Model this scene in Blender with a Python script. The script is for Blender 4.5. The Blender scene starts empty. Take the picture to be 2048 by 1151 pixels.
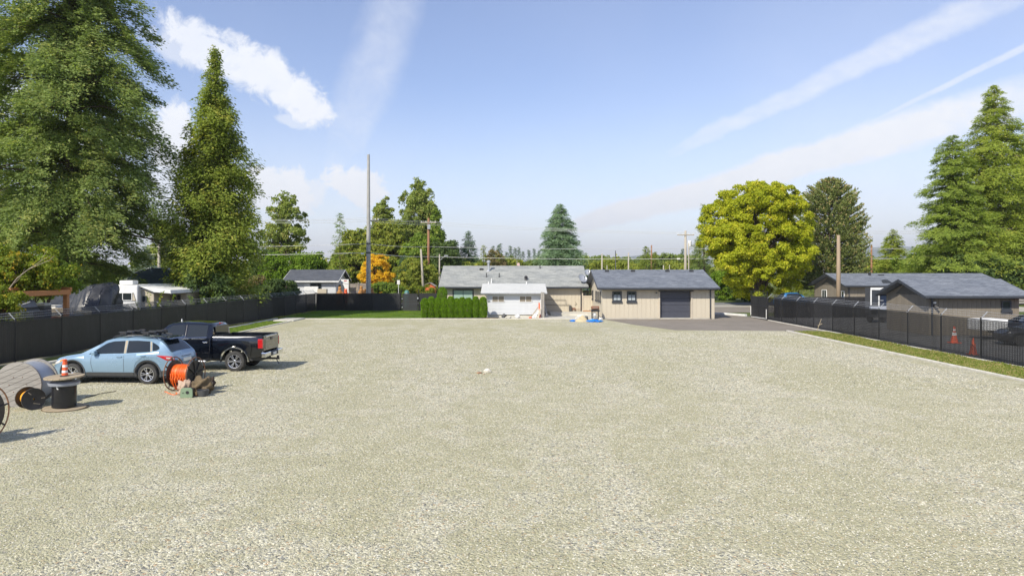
import bpy, bmesh, math, random
import numpy as np
from mathutils import Vector, Matrix
random.seed(7)
R = math.radians
scene = bpy.context.scene
C = bpy.context.collection
CAMH = 3.95; FPX = 1430.0; HZ = 546.0

# ------------------------------------------------------------------ camera, sky, sun, exposure
cam = bpy.data.cameras.new('camera'); camo = bpy.data.objects.new('camera', cam); C.objects.link(camo)
camo.location = (0, 0, CAMH); camo.rotation_euler = (R(90), 0, 0)
cam.sensor_width = 36; cam.lens = 36*FPX/2048; cam.shift_y = -29.5/2048
cam.clip_start = .1; cam.clip_end = 30000
scene.camera = camo
SUN_EL = 41.0; SH = (0.574, 0.819)
sl = bpy.data.lights.new('sun', 'SUN'); sl.energy = 5.0; sl.angle = R(.53); sl.color = (1, .93, .80)
so = bpy.data.objects.new('sun', sl); C.objects.link(so); so.location = (-60, -80, 90)
sd = Vector((SH[0]*math.cos(R(SUN_EL)), SH[1]*math.cos(R(SUN_EL)), -math.sin(R(SUN_EL))))
so.rotation_euler = sd.to_track_quat('-Z', 'Y').to_euler()
vs = scene.view_settings
vs.view_transform = 'Standard'; vs.look = 'None'; vs.exposure = 0.27; vs.gamma = 1; vs.use_curve_mapping = False

class V:
    """a socket with arithmetic: every operation adds a Math node"""
    nt = None
    def __init__(s, k): s.k = k
    @staticmethod
    def op(o, *a, clamp=False):
        n = V.nt.nodes.new('ShaderNodeMath'); n.operation = o; n.use_clamp = clamp
        for i, x in enumerate(a):
            if isinstance(x, V): V.nt.links.new(x.k, n.inputs[i])
            else: n.inputs[i].default_value = x
        return V(n.outputs[0])
    def __add__(s, o): return V.op('ADD', s, o)
    __radd__ = __add__
    def __sub__(s, o): return V.op('SUBTRACT', s, o)
    def __rsub__(s, o): return V.op('SUBTRACT', o, s)
    def __mul__(s, o): return V.op('MULTIPLY', s, o)
    __rmul__ = __mul__
    def __truediv__(s, o): return V.op('DIVIDE', s, o)
def vabs(a): return V.op('ABSOLUTE', a)
def sstep(a, lo, hi):
    n = V.nt.nodes.new('ShaderNodeMapRange'); n.interpolation_type = 'SMOOTHSTEP'
    V.nt.links.new(a.k, n.inputs[0]); n.inputs[1].default_value = lo; n.inputs[2].default_value = hi
    return V(n.outputs[0])
def lstep(a, lo, hi, o0=0, o1=1):
    n = V.nt.nodes.new('ShaderNodeMapRange')
    V.nt.links.new(a.k, n.inputs[0]); n.inputs[1].default_value = lo; n.inputs[2].default_value = hi
    n.inputs[3].default_value = o0; n.inputs[4].default_value = o1
    return V(n.outputs[0])
def vdot(vec, d):
    n = V.nt.nodes.new('ShaderNodeVectorMath'); n.operation = 'DOT_PRODUCT'
    V.nt.links.new(vec, n.inputs[0]); n.inputs[1].default_value = tuple(d); return V(n.outputs['Value'])
def vnoise(vec, scale, detail=4, rough=.55, stretch=None, dist=0):
    if stretch is not None:
        m = V.nt.nodes.new('ShaderNodeMapping'); V.nt.links.new(vec, m.inputs[0])
        m.inputs['Rotation'].default_value = stretch[0]; m.inputs['Scale'].default_value = stretch[1]; vec = m.outputs[0]
    n = V.nt.nodes.new('ShaderNodeTexNoise'); V.nt.links.new(vec, n.inputs['Vector'])
    n.inputs['Scale'].default_value = scale; n.inputs['Detail'].default_value = detail
    n.inputs['Roughness'].default_value = rough; n.inputs['Distortion'].default_value = dist
    return V(n.outputs[0])
def mixc(f, a, b, mode='MIX'):
    n = V.nt.nodes.new('ShaderNodeMix'); n.data_type = 'RGBA'; n.blend_type = mode
    if isinstance(f, V): V.nt.links.new(f.k, n.inputs[0])
    else: n.inputs[0].default_value = f
    for i, x in ((6, a), (7, b)):
        if isinstance(x, tuple): n.inputs[i].default_value = (*x, 1)
        else: V.nt.links.new(x, n.inputs[i])
    return n.outputs[2]

def sky_dir(px, py): return Vector((px-1024, FPX, HZ-py)).normalized()   # a compass direction and a height in the sky
def build_world():
    w = bpy.data.worlds.new('World'); scene.world = w; w.use_nodes = True
    nt = w.node_tree; V.nt = nt; nt.nodes.clear()
    out = nt.nodes.new('ShaderNodeOutputWorld'); bg = nt.nodes.new('ShaderNodeBackground')
    sky = nt.nodes.new('ShaderNodeTexSky'); sky.sky_type = 'NISHITA'; sky.sun_disc = False
    sky.sun_elevation = R(SUN_EL); sky.sun_rotation = math.atan2(-SH[0], -SH[1]); sky.altitude = 50
    sky.air_density = 1.0; sky.dust_density = .25; sky.ozone_density = 3.0
    tc = nt.nodes.new('ShaderNodeTexCoord'); d = tc.outputs['Generated']
    n1 = vnoise(d, 11, 8, .62, None, .4); n2 = vnoise(d, 34, 7, .65, None, .6); n3 = vnoise(d, 3.2, 3, .5)
    total = None
    def add(m):
        nonlocal total
        total = m if total is None else V.op('MAXIMUM', total, m)
    def streak(p1, p2, w1, w2, power, amp, end1=.12, end2=.1, grain=None, n=None):
        a, b = sky_dir(*p1), sky_dir(*p2); nn = a.cross(b).normalized(); t = (b-a); L2 = t.length_squared
        s = (vdot(d, t) - a.dot(t))/L2
        dist = vdot(d, nn)*FPX + (n1-.5)*amp
        width = lstep(s, 0, 1, w1, w2)
        q = 1 - vabs(dist)/width
        m = sstep(q, 0, .75)*sstep(s, -end1, end1)*(1-sstep(s, 1-end2, 1+end2))*power
        m = m*sstep(vdot(d, (0, 1, 0)), 0, .1)
        if grain is not None: m = m*grain
        add(m)
    fib = vnoise(d, 60, 4, .6, ((0, R(26), 0), (.15, 1, 1)))
    streak((1330, 315), (2150, -75), 24, 46, .58, 44, .18, .3, .5+fib)
    streak((1600, 315), (2300, -30), 5, 12, .6, 10, .2, .3, .6+.8*fib)
    streak((1100, 470), (2150, 165), 34, 62, 1.0, 40, .14, .4, .7+fib)
    streak((640, 420), (820, -60), 84, 66, .34, 60, .3, .2, .3+1.3*n2)
    streak((1450, 480), (2300, 330), 40, 90, .6, 50, .3, .4, .4+fib)
    # cumulus: soft-edged clumps
    def blob(cx, cy, r1, r2, ang, power=1.0, amp=1.9, soft=.6):
        c = sky_dir(cx, cy); right = Vector((c.y, -c.x, 0)).normalized(); up = right.cross(c)
        t1 = right*math.cos(R(ang)) - up*math.sin(R(ang)); t2 = right*math.sin(R(ang)) + up*math.cos(R(ang))
        u = vdot(d, t1)*FPX/r1; v = vdot(d, t2)*FPX/r2
        e = V.op('SQRT', u*u + v*v)
        q = 1 - e + (n1-.5)*amp + (n2-.5)*1.6 + .2
        add(sstep(q, 0, soft)*sstep(vdot(d, c), .8, .9)*power)
    blob(430, 108, 105, 42, 26, .9); blob(530, 152, 118, 44, 33, .97); blob(612, 208, 64, 38, 44, 1.0)
    blob(360, 92, 60, 40, 10, .6); blob(598, 243, 50, 14, 6, .6)
    blob(345, 290, 44, 76, 0, 1.0); blob(345, 380, 60, 70, 0, .85); blob(60, 270, 120, 34, 0, .8); blob(-60, 190, 100, 50, 0, .8)
    blob(545, 378, 92, 48, 14, 1.0); blob(622, 385, 36, 32, 10, .8); blob(712, 378, 66, 42, 20, 1.0); blob(712, 350, 16, 20, 0, .6)
    blob(632, 440, 34, 30, 0, .45); blob(690, 420, 20, 14, 20, .4); blob(925, 425, 34, 14, 0, .35); blob(905, 455, 60, 16, 0, .35)
    pass
    # thin white veil low over the horizon and to the right, everywhere broken up by noise
    el = vdot(d, (0, 0, 1))
    low = 1 - sstep(el, .0, .26)
    veil = low*(.22 + .5*n3) + .10*n3 + (1 - sstep(el, -.02, .09))*.35
    right_side = sstep(vdot(d, (1, 0, 0)), -.1, .75)*.42*n3*sstep(el, 0, .1)
    add(V.op('MINIMUM', veil + right_side, .85))
    skyc = mixc(1.0, sky.outputs[0], (1.10, 1.0, 1.08), 'MULTIPLY')
    cloud = mixc(n2, (5.6, 5.9, 6.5), (6.5, 6.6, 6.9))
    col = mixc(V.op('MINIMUM', total, 1.0), skyc, cloud)
    nt.links.new(col, bg.inputs[0]); bg.inputs[1].default_value = SKY
    nt.links.new(bg.outputs[0], out.inputs[0])
SKY = .135
build_world()

# ------------------------------------------------------------------ naming helpers
def tag(o, label=None, cat=None, group=None, kind=None):
    if label: o['label'] = label
    if cat: o['category'] = cat
    if group: o['group'] = group
    if kind: o['kind'] = kind
    return o
def thing(name, label, cat, loc=(0, 0, 0), rz=0, group=None, kind=None):
    o = bpy.data.objects.new(name, None); C.objects.link(o); o.empty_display_size = .2
    o.location = loc; o.rotation_euler = (0, 0, rz)
    return tag(o, label, cat, group, kind)
def clone(o, parent=None):
    c = o.copy(); C.objects.link(c); c.parent = parent
    for ch in list(o.children): clone(ch, c)
    return c
def GX(px, Y): return (px-1024)*Y/FPX
def GZ(py, Y): return CAMH-(py-HZ)*Y/FPX
def GP(px, py): Y = CAMH*FPX/(py-HZ); return Vector((GX(px, Y), Y, 0))

class MB:
    """collects shapes into one mesh"""
    def __init__(s): s.v = []; s.f = []; s.mi = []; s.cur = 0
    def add(s, vs, fs):
        b = len(s.v); s.v += [tuple(x) for x in vs]
        for f in fs: s.f.append(tuple(i+b for i in f)); s.mi.append(s.cur)
        return s
    def box(s, x0, x1, y0, y1, z0, z1, M=None):
        vs = [Vector((x, y, z)) for z in (z0, z1) for x, y in ((x0, y0), (x1, y0), (x1, y1), (x0, y1))]
        if M is not None: vs = [M@p for p in vs]
        return s.add(vs, [(3, 2, 1, 0), (4, 5, 6, 7), (0, 1, 5, 4), (1, 2, 6, 5), (2, 3, 7, 6), (3, 0, 4, 7)])
    def bar(s, a, b, w, h, up=(0, 0, 1)):
        a = Vector(a); b = Vector(b); d = b-a; L = d.length; d.normalize(); u = Vector(up)
        r = d.cross(u)
        if r.length < 1e-4: r = d.cross(Vector((1, 0, 0)))
        r.normalize(); u = r.cross(d)
        vs = [p + r*i*w/2 + u*j*h/2 for p in (a, b) for i, j in ((-1, -1), (1, -1), (1, 1), (-1, 1))]
        return s.add(vs, [(3, 2, 1, 0), (4, 5, 6, 7), (0, 1, 5, 4), (1, 2, 6, 5), (2, 3, 7, 6), (3, 0, 4, 7)])
    def tube(s, pts, r, n=6, cap=True):
        pts = [Vector(p) for p in pts]; m = len(pts)
        rs = r if isinstance(r, (list, tuple)) else [r]*m
        vs = []; fs = []; prev = None
        for i, p in enumerate(pts):
            d = (pts[min(i+1, m-1)]-pts[max(i-1, 0)]).normalized()
            ref = prev if prev is not None else (Vector((0, 0, 1)) if abs(d.z) < .9 else Vector((1, 0, 0)))
            x = (ref - d*ref.dot(d)).normalized(); prev = x; y = d.cross(x)
            for k in range(n):
                a = 2*math.pi*k/n; vs.append(p + (x*math.cos(a)+y*math.sin(a))*rs[i])
        for i in range(m-1):
            for k in range(n):
                fs.append((i*n+k, i*n+(k+1) % n, (i+1)*n+(k+1) % n, (i+1)*n+k))
        if cap: fs.append(tuple(range(n))[::-1]); fs.append(tuple((m-1)*n+k for k in range(n)))
        return s.add(vs, fs)
    def lathe(s, prof, n=24, M=None, closed=False):
        """prof: (radius, height) about local Z"""
        M = M or Matrix(); vs = []; fs = []; m = len(prof)
        for r_, z in prof:
            for k in range(n):
                a = 2*math.pi*k/n; vs.append(M@Vector((r_*math.cos(a), r_*math.sin(a), z)))
        for i in range(m-1 + (1 if closed else 0)):
            j = (i+1) % m
            for k in range(n): fs.append((i*n+k, i*n+(k+1) % n, j*n+(k+1) % n, j*n+k))
        if not closed:
            if prof[0][0] > 1e-4: fs.append(tuple(range(n))[::-1])
            if prof[-1][0] > 1e-4: fs.append(tuple((m-1)*n+k for k in range(n)))
        return s.add(vs, fs)
    def prism(s, pts, y0, y1, axis='y'):
        """polygon in (a,b) extruded along axis"""
        n = len(pts)
        def mk(a, b, c): return (a, c, b) if axis == 'y' else ((c, a, b) if axis == 'x' else (a, b, c))
        vs = [mk(a, b, y0) for a, b in pts]+[mk(a, b, y1) for a, b in pts]
        return s.add(vs, [tuple(range(n)), tuple(range(n, 2*n))[::-1]]+[(i, (i+1) % n, n+(i+1) % n, n+i) for i in range(n)])
    def quad(s, a, b, c, d): return s.add([a, b, c, d], [(0, 1, 2, 3)])
    def build(s, name, m, parent=None, smooth=False, bevel=0, seg=1, kind=None):
        me = bpy.data.meshes.new(name); me.from_pydata(s.v, [], s.f)
        for x in (m if isinstance(m, (list, tuple)) else [m]): me.materials.append(x)
        if any(s.mi): me.polygons.foreach_set('material_index', s.mi)
        bm = bmesh.new(); bm.from_mesh(me); bmesh.ops.recalc_face_normals(bm, faces=bm.faces[:])
        if bevel:
            bmesh.ops.bevel(bm, geom=[e for e in bm.edges if len(e.link_faces) == 2 and e.calc_face_angle(0) > .5], offset=bevel, segments=seg, affect='EDGES', profile=.6)
        bm.to_mesh(me); bm.free()
        if smooth:
            me.polygons.foreach_set('use_smooth', [True]*len(me.polygons))
            if smooth != 'all': me.set_sharp_from_angle(angle=R(38))
        o = bpy.data.objects.new(name, me); C.objects.link(o); o.parent = parent
        if kind: o['kind'] = kind
        return o

# ------------------------------------------------------------------ materials
def newmat(name):
    m = bpy.data.materials.new(name); m.use_nodes = True; V.nt = m.node_tree
    b = m.node_tree.nodes['Principled BSDF']; return m, b
def L(a, b): V.nt.links.new(a.k if isinstance(a, V) else a, b)
def coord(kind='Object'):
    return V.nt.nodes.new('ShaderNodeTexCoord').outputs[kind]
def bump(h, strength, dist=.02):
    n = V.nt.nodes.new('ShaderNodeBump'); n.inputs['Strength'].default_value = strength; n.inputs['Distance'].default_value = dist
    L(h, n.inputs['Height']); return n.outputs[0]
_mc = {}
def pm(name, c, c2=None, scale=6, rough=.6, metal=0, bmp=0, bscale=None, stretch=None, coat=0, spec=.5, detail=5):
    """plain paint/wood/plastic with uneven tone, roughness and fine relief"""
    if name in _mc: return _mc[name]
    m, b = newmat(name); c2 = c2 or tuple(x*.78 for x in c)
    co = coord(); n = vnoise(co, scale, detail, .6, ((0, 0, 0), stretch) if stretch else None)
    L(mixc(sstep(n, .3, .7), c, c2), b.inputs['Base Color'])
    L(lstep(n, .2, .8, max(rough-.07, .02), min(rough+.07, 1)), b.inputs['Roughness'])
    b.inputs['Metallic'].default_value = metal; b.inputs['Coat Weight'].default_value = coat
    b.inputs['Coat Roughness'].default_value = .04; b.inputs['Specular IOR Level'].default_value = spec
    if bmp:
        n2 = vnoise(co, bscale or scale*4, 4, .6, ((0, 0, 0), stretch) if stretch else None)
        L(bump(n2, bmp, .01), b.inputs['Normal'])
    _mc[name] = m; return m
def glass(name, c=(.02, .03, .035), rough=.04):
    m, b = newmat(name); b.inputs['Base Color'].default_value = (*c, 1); b.inputs['Roughness'].default_value = rough
    n = vnoise(coord(), 1.4, 2, .5); L(bump(n, .05, .03), b.inputs['Normal'])
    b.inputs['Specular IOR Level'].default_value = .5; b.inputs['Coat Weight'].default_value = .15; b.inputs['Coat Roughness'].default_value = .02
    return m
def foliage(name, dark, light, accent=None, acc=.0, trans=.3, tone=.35, rough=.65):
    m, b = newmat(name); nt = V.nt
    g = nt.nodes.new('ShaderNodeNewGeometry'); isl = V(g.outputs['Random Per Island'])
    co = coord(); n = vnoise(co, tone, 4, .6)
    f = lstep(isl*.55 + sstep(n, .3, .7)*.5, 0, 1)
    c = mixc(f, dark, light)
    if accent: 
        n2 = vnoise(co, tone*2.3, 3, .6)
        c = mixc(sstep(n2 + isl*.35, 1-acc-.12, 1-acc+.12), c, accent)
    L(c, b.inputs['Base Color']); b.inputs['Roughness'].default_value = rough; b.inputs['Specular IOR Level'].default_value = .25
    t = nt.nodes.new('ShaderNodeBsdfTranslucent'); L(mixc(1, c, (1.25, 1.3, .7), 'MULTIPLY'), t.inputs[0])
    mx = nt.nodes.new('ShaderNodeMixShader'); mx.inputs[0].default_value = trans
    L(b.outputs[0], mx.inputs[1]); L(t.outputs[0], mx.inputs[2]); L(mx.outputs[0], nt.nodes['Material Output'].inputs[0])
    return m
def gravel_mat():
    m, b = newmat('gravel'); co = coord()
    def vor(sc):
        n = V.nt.nodes.new('ShaderNodeTexVoronoi'); L(co, n.inputs['Vector']); n.inputs['Scale'].default_value = sc
        n.inputs['Randomness'].default_value = 1; return n
    v1 = vor(24); v2 = vor(55)
    big = vnoise(co, .16, 5, .62, ((0, 0, R(12)), (1.6, .7, 1))); mid = vnoise(co, 1.1, 5, .65); fine = vnoise(co, 9, 4, .7)
    s1 = V.nt.nodes.new('ShaderNodeSeparateColor'); L(v1.outputs['Color'], s1.inputs[0])
    s2 = V.nt.nodes.new('ShaderNodeSeparateColor'); L(v2.outputs['Color'], s2.inputs[0])
    r1 = V.nt.nodes.new('ShaderNodeValToRGB'); L(s1.outputs[0], r1.inputs[0])
    el = r1.color_ramp.elements; r1.color_ramp.interpolation = 'CONSTANT'
    cols = [(0, (.20, .20, .195)), (.12, (.36, .345, .27)), (.36, (.46, .44, .34)), (.58, (.53, .505, .40)), (.78, (.64, .62, .52)), (.9, (.37, .38, .37)), (.96, (.42, .30, .20))]
    el[0].position = 0; el[0].color = (*cols[0][1], 1); el[1].position = .12; el[1].color = (*cols[1][1], 1)
    for p, c in cols[2:]: e = el.new(p); e.color = (*c, 1)
    sand = mixc(sstep(V(s2.outputs[0]), 0, 1), (.39, .375, .265), (.50, .48, .365))
    # coarse, greyer patches between compacted sandy ones
    patch = sstep(big*.6 + mid*.4, .44, .58)
    c = mixc(lstep(patch, 0, 1, .38, .9), sand, r1.outputs[0])
    c = mixc(1.0, c, mixc(patch, (.96, .95, .88), (1.04, 1.03, 1.03)), 'MULTIPLY')
    c = mixc(.5, c, mixc(sstep(mid*.6+big*.4, .34, .64), (.82, .82, .78), (1.14, 1.14, 1.13)), 'MULTIPLY')
    c = mixc(sstep(vnoise(co, .6, 5, .7), .66, .76)*.3, c, (.36, .31, .2))
    sx = V.nt.nodes.new('ShaderNodeSeparateXYZ'); L(co, sx.inputs[0]); X, Y = V(sx.outputs[0]), V(sx.outputs[1])
    wob = (vnoise(co, .12, 3, .5)-.5)*3.2
    lane = None
    for cx, cy, rad in ((34, 14, 41), (34, 14, 42.7), (-16, 6, 33), (-16, 6, 34.7), (-40, 50, 47.5), (-40, 50, 49.2)):
        dd = V.op('SQRT', (X-cx)*(X-cx) + (Y-cy)*(Y-cy)) - rad + wob
        m_ = 1 - sstep(vabs(dd), .1, .6); lane = m_ if lane is None else V.op('MAXIMUM', lane, m_)
    lane = lane*sstep(vnoise(co, .3, 4, .6), .38, .6)
    c = mixc(lane*.45, c, mixc(1.0, sand, (.95, .95, .93), 'MULTIPLY'))
    c = mixc(1.0, c, (1.09, 1.085, 1.01), 'MULTIPLY')
    L(c, b.inputs['Base Color']); b.inputs['Roughness'].default_value = .92; b.inputs['Specular IOR Level'].default_value = .2
    h = (1-V(v1.outputs['Distance']))*.6 + (1-V(v2.outputs['Distance']))*.3 + fine*.3 + V(s1.outputs[1])*.35
    L(bump(h, 1.0, .04), b.inputs['Normal'])
    return m
def stone_mat():
    m, b = newmat('loose_stone'); oi = V.nt.nodes.new('ShaderNodeObjectInfo')
    r1 = V.nt.nodes.new('ShaderNodeValToRGB'); L(oi.outputs['Random'], r1.inputs[0])
    el = r1.color_ramp.elements
    el[0].position = 0; el[0].color = (.07, .075, .075, 1); el[1].position = 1; el[1].color = (.70, .67, .57, 1)
    for p, c in ((.14, (.17, .18, .17)), (.3, (.37, .36, .29)), (.6, (.44, .38, .26)), (.66, (.52, .50, .42)), (.85, (.62, .60, .51))): e = el.new(p); e.color = (*c, 1)
    L(r1.outputs[0], b.inputs['Base Color']); b.inputs['Roughness'].default_value = .85; b.inputs['Specular IOR Level'].default_value = .25
    return m
def ground_mat(name, c1, c2, c3, s=(.25, 3, 40), rough=.9, bmp=.5):
    m, b = newmat(name); co = coord()
    n1 = vnoise(co, s[0], 5, .6); n2 = vnoise(co, s[1], 5, .65); n3 = vnoise(co, s[2], 3, .7)
    c = mixc(sstep(n1, .35, .65), c1, c2); c = mixc(sstep(n2, .45, .7)*.6, c, c3)
    c = mixc(.6, c, mixc(n3, (.6, .6, .6), (1.4, 1.4, 1.4)), 'MULTIPLY')
    L(c, b.inputs['Base Color']); b.inputs['Roughness'].default_value = rough; b.inputs['Specular IOR Level'].default_value = .2
    L(bump(n3, bmp, .02), b.inputs['Normal']); return m
def shingle_mat(name, c1, c2, axis='Y', w=.32, h=.14):
    """asphalt shingles: courses along the slope, uneven tabs"""
    m, b = newmat(name); co = coord()
    br = V.nt.nodes.new('ShaderNodeTexBrick'); mp = V.nt.nodes.new('ShaderNodeMapping'); L(co, mp.inputs[0]); L(mp.outputs[0], br.inputs[0])
    br.inputs['Scale'].default_value = 1; br.inputs['Brick Width'].default_value = w; br.inputs['Row Height'].default_value = h
    br.inputs['Mortar Size'].default_value = .008; br.inputs['Mortar Smooth'].default_value = .3; br.inputs['Bias'].default_value = 0
    br.inputs['Color1'].default_value = (*c1, 1); br.inputs['Color2'].default_value = (*c2, 1)
    br.inputs['Mortar'].default_value = (*[x*.55 for x in c1], 1)
    n = vnoise(co, 1.3, 5, .65, ((0, 0, 0), (.4, 1, 1))); n2 = vnoise(co, 40, 3, .7)
    c = mixc(.8, br.outputs[0], mixc(sstep(n, .3, .7), (.72, .74, .78), (1.22, 1.2, 1.18)), 'MULTIPLY')
    c = mixc(.6, c, mixc(n2, (.6, .6, .6), (1.4, 1.4, 1.4)), 'MULTIPLY')
    L(c, b.inputs['Base Color']); b.inputs['Roughness'].default_value = .85
    L(bump(V(br.outputs['Fac'])*-1 + n2*.4, .5, .02), b.inputs['Normal']); return m
def wood_mat(name, c1, c2, stretch, scale=3, rough=.75, vary=.7):
    m, b = newmat(name); co = coord(); oi = V.nt.nodes.new('ShaderNodeObjectInfo'); rr = V(oi.outputs['Random'])
    n = vnoise(co, scale, 6, .7, ((0, 0, 0), stretch), .6); n2 = vnoise(co, scale*.35, 3, .5)
    c = mixc(sstep(n, .3, .7), c1, c2); c = mixc(vary, c, mixc(n2*.6+rr*.4, (.8, .8, .8), (1.18, 1.17, 1.15)), 'MULTIPLY')
    L(c, b.inputs['Base Color']); b.inputs['Roughness'].default_value = rough; L(bump(n, .3, .01), b.inputs['Normal']); return m

M = {}
M['gravel'] = gravel_mat(); M['stone'] = stone_mat()
M['asphalt'] = ground_mat('driveway_asphalt', (.205, .182, .152), (.235, .208, .176), (.26, .232, .198), (.3, 1.2, 60), .85, .25)
M['lot'] = ground_mat('neighbour_asphalt', (.12, .12, .12), (.17, .17, .165), (.22, .2, .18), (.2, 1, 40), .85, .3)
M['road'] = ground_mat('road_asphalt', (.16, .16, .16), (.2, .2, .195), (.24, .23, .21), (.1, .8, 30), .85, .2)
M['shoulder'] = ground_mat('shoulder_gravel', (.36, .34, .3), (.42, .4, .35), (.3, .29, .24), (.2, 2, 30), .9, .5)
M['lawn'] = ground_mat('lawn', (.075, .125, .02), (.1, .155, .028), (.15, .17, .045), (.3, 2, 30), .9, .8)
M['verge'] = ground_mat('dry_verge', (.12, .17, .028), (.19, .2, .05), (.28, .24, .1), (.5, 2.2, 30), .9, .8)
M['field'] = ground_mat('field', (.07, .1, .025), (.11, .13, .04), (.16, .15, .06), (.02, .3, 6), .95, .8)
M['yard'] = ground_mat('dirt_yard', (.16, .15, .12), (.13, .14, .08), (.22, .2, .16), (.1, .8, 12), .95, .8)
M['concrete'] = pm('concrete', (.56, .54, .47), (.45, .43, .37), 1.6, .85, 0, .3, 30)
M['kerb'] = pm('pale_kerb', (.66, .63, .55), (.5, .47, .4), 2.2, .85, 0, .3, 30)
M['black_slat'] = pm('black_slat', (.014, .014, .016), (.022, .022, .024), 3, .5, 0, .15, 30)
_m, _b = M['black_slat'], M['black_slat'].node_tree.nodes['Principled BSDF']; V.nt = _m.node_tree
_oi = V.nt.nodes.new('ShaderNodeObjectInfo'); _n = vnoise(coord(), 1.2, 4, .6, ((0, 0, 0), (2.5, 1, .35)))
L(mixc(sstep(V(_oi.outputs['Random'])*.5+_n*.5, .25, .75), (.010, .010, .011), (.030, .030, .032)), _b.inputs['Base Color'])
M['black_post'] = pm('black_post', (.008, .008, .009), (.014, .014, .015), 5, .4)
M['galv'] = pm('galvanised', (.6, .61, .62), (.45, .46, .47), 9, .4, .6)
M['dark_galv'] = pm('dark_wire', (.05, .05, .05), (.09, .09, .09), 9, .5, .5)
M['beige'] = wood_mat('beige_board', (.53, .475, .375), (.505, .45, .352), (6, 6, .6), 2, vary=.22)
M['beige_flat'] = pm('beige_trim', (.52, .46, .365), (.48, .42, .33), 3, .7, 0, .1)
M['shed'] = pm('white_lap', (.57, .585, .60), (.53, .545, .56), 2.5, .6, 0, .1, 20, (1, 1, 4))
M['shed_roof'] = ground_mat('pale_roll_roof', (.50, .51, .49), (.55, .55, .53), (.44, .44, .42), (.5, 2, 40), .85, .3)
M['white'] = pm('white_paint', (.76, .76, .74), (.66, .66, .64), 3, .55)
M['charcoal'] = pm('charcoal_trim', (.035, .04, .048), (.045, .05, .06), 4, .45)
M['door'] = pm('garage_door_paint', (.052, .056, .074), (.060, .064, .083), 3, .45, 0, .1)
M['roof_light'] = shingle_mat('pale_grey_shingles', (.27, .28, .262), (.35, .36, .34))
M['roof_dark'] = shingle_mat('slate_grey_shingles', (.125, .14, .165), (.20, .22, .25))
M['roof_mid'] = shingle_mat('grey_shingles', (.17, .18, .19), (.25, .26, .275))
M['roof_char'] = shingle_mat('charcoal_shingles', (.07, .077, .09), (.1, .108, .125))
M['taupe'] = wood_mat('taupe_board', (.225, .195, .15), (.19, .163, .125), (6, 6, .6), 2)
M['taupe_dark'] = pm('taupe_dark_board', (.10, .09, .07), (.085, .077, .06), 2, .7)
M['glass'] = glass('window_glass'); M['glass_green'] = glass('pale_glass', (.30, .42, .36), .12)
M['glass_car'] = glass('car_glass', (.012, .018, .022), .03)
M['curtain'] = pm('curtain', (.42, .47, .48), (.34, .38, .4), 4, .8)
M['blind'] = pm('window_blind', (.26, .22, .16), (.16, .14, .11), 6, .6, stretch=(12, 1, 1))
M['pipe'] = pm('steel_pipe', (.10, .10, .10), (.06, .06, .06), 6, .5, .3)
M['copper'] = pm('rusty_pipe', (.25, .1, .06), (.15, .07, .05), 6, .7)
M['pole_wood'] = wood_mat('pole_wood', (.36, .27, .18), (.27, .2, .135), (8, 8, .3), 2)
M['pole_red'] = wood_mat('red_pole_wood', (.30, .145, .075), (.22, .11, .06), (8, 8, .3), 2)
M['pole_grey'] = wood_mat('grey_pole_wood', (.42, .38, .31), (.33, .3, .25), (8, 8, .3), 2)
M['pole_steel'] = pm('grey_steel_pole', (.42, .41, .38), (.35, .345, .32), 1.5, .5, .2)
M['bark'] = wood_mat('bark', (.12, .09, .065), (.07, .055, .042), (3, 3, .5), 3, .9)
M['bark_pale'] = wood_mat('pale_bark', (.38, .33, .26), (.27, .23, .18), (3, 3, .5), 3, .9)
M['weathered'] = wood_mat('weathered_plank', (.37, .35, .32), (.22, .205, .185), (.5, 9, 9), 2.4, .85)
M['ply'] = wood_mat('reel_plywood', (.40, .33, .225), (.30, .245, .165), (1, 6, 6), 2.4, .8)
M['black_plastic'] = pm('black_plastic', (.02, .02, .022), (.035, .035, .037), 6, .4)
M['black_cable'] = pm('black_cable', (.018, .019, .022), (.025, .025, .029), 12, .16, spec=1)
M['steel_dark'] = pm('dark_reel_steel', (.045, .042, .04), (.07, .06, .05), 5, .55, .3)
M['rust'] = pm('rusty_steel', (.26, .12, .06), (.16, .085, .055), 9, .7, .2, .3)
M['rust_light'] = pm('orange_rusty_hoop', (.42, .21, .10), (.28, .14, .08), 9, .65, .1, .3)
M['orange'] = pm('orange_duct', (.85, .16, .015), (.75, .12, .01), 5, .45)
M['yellow'] = pm('yellow_cable', (.85, .42, .02), (.78, .36, .015), 5, .45)
M['orange_cone'] = pm('orange_cone', (.8, .12, .03), (.7, .1, .03), 5, .5)
M['plastic_wrap'] = pm('grey_wrap', (.34, .37, .42), (.28, .30, .35), 3, .35)
M['green_box'] = pm('green_plastic', (.22, .30, .19), (.18, .25, .16), 5, .6)
M['burlap'] = pm('brown_canvas', (.16, .115, .06), (.10, .075, .045), 8, .9, 0, .8, 20)
M['tyre'] = pm('tyre_rubber', (.028, .028, .028), (.05, .048, .045), 8, .8)
M['rim_silver'] = pm('silver_rim', (.62, .62, .63), (.55, .55, .56), 8, .25, .85)
M['rim_black'] = pm('black_rim', (.02, .02, .022), (.03, .03, .03), 8, .3, .3)
M['clad'] = pm('grey_cladding', (.055, .057, .06), (.07, .072, .075), 8, .65)
M['paint_blue'] = pm('pale_blue_paint', (.23, .345, .455), (.22, .335, .44), 2, .3, .25, coat=1)
M['paint_black'] = pm('black_blue_paint', (.004, .006, .012), (.006, .008, .014), 2, .16, .3, coat=1)
M['paint_navy'] = pm('navy_paint', (.01, .02, .05), (.012, .024, .055), 2, .22, .2, coat=1)
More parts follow.
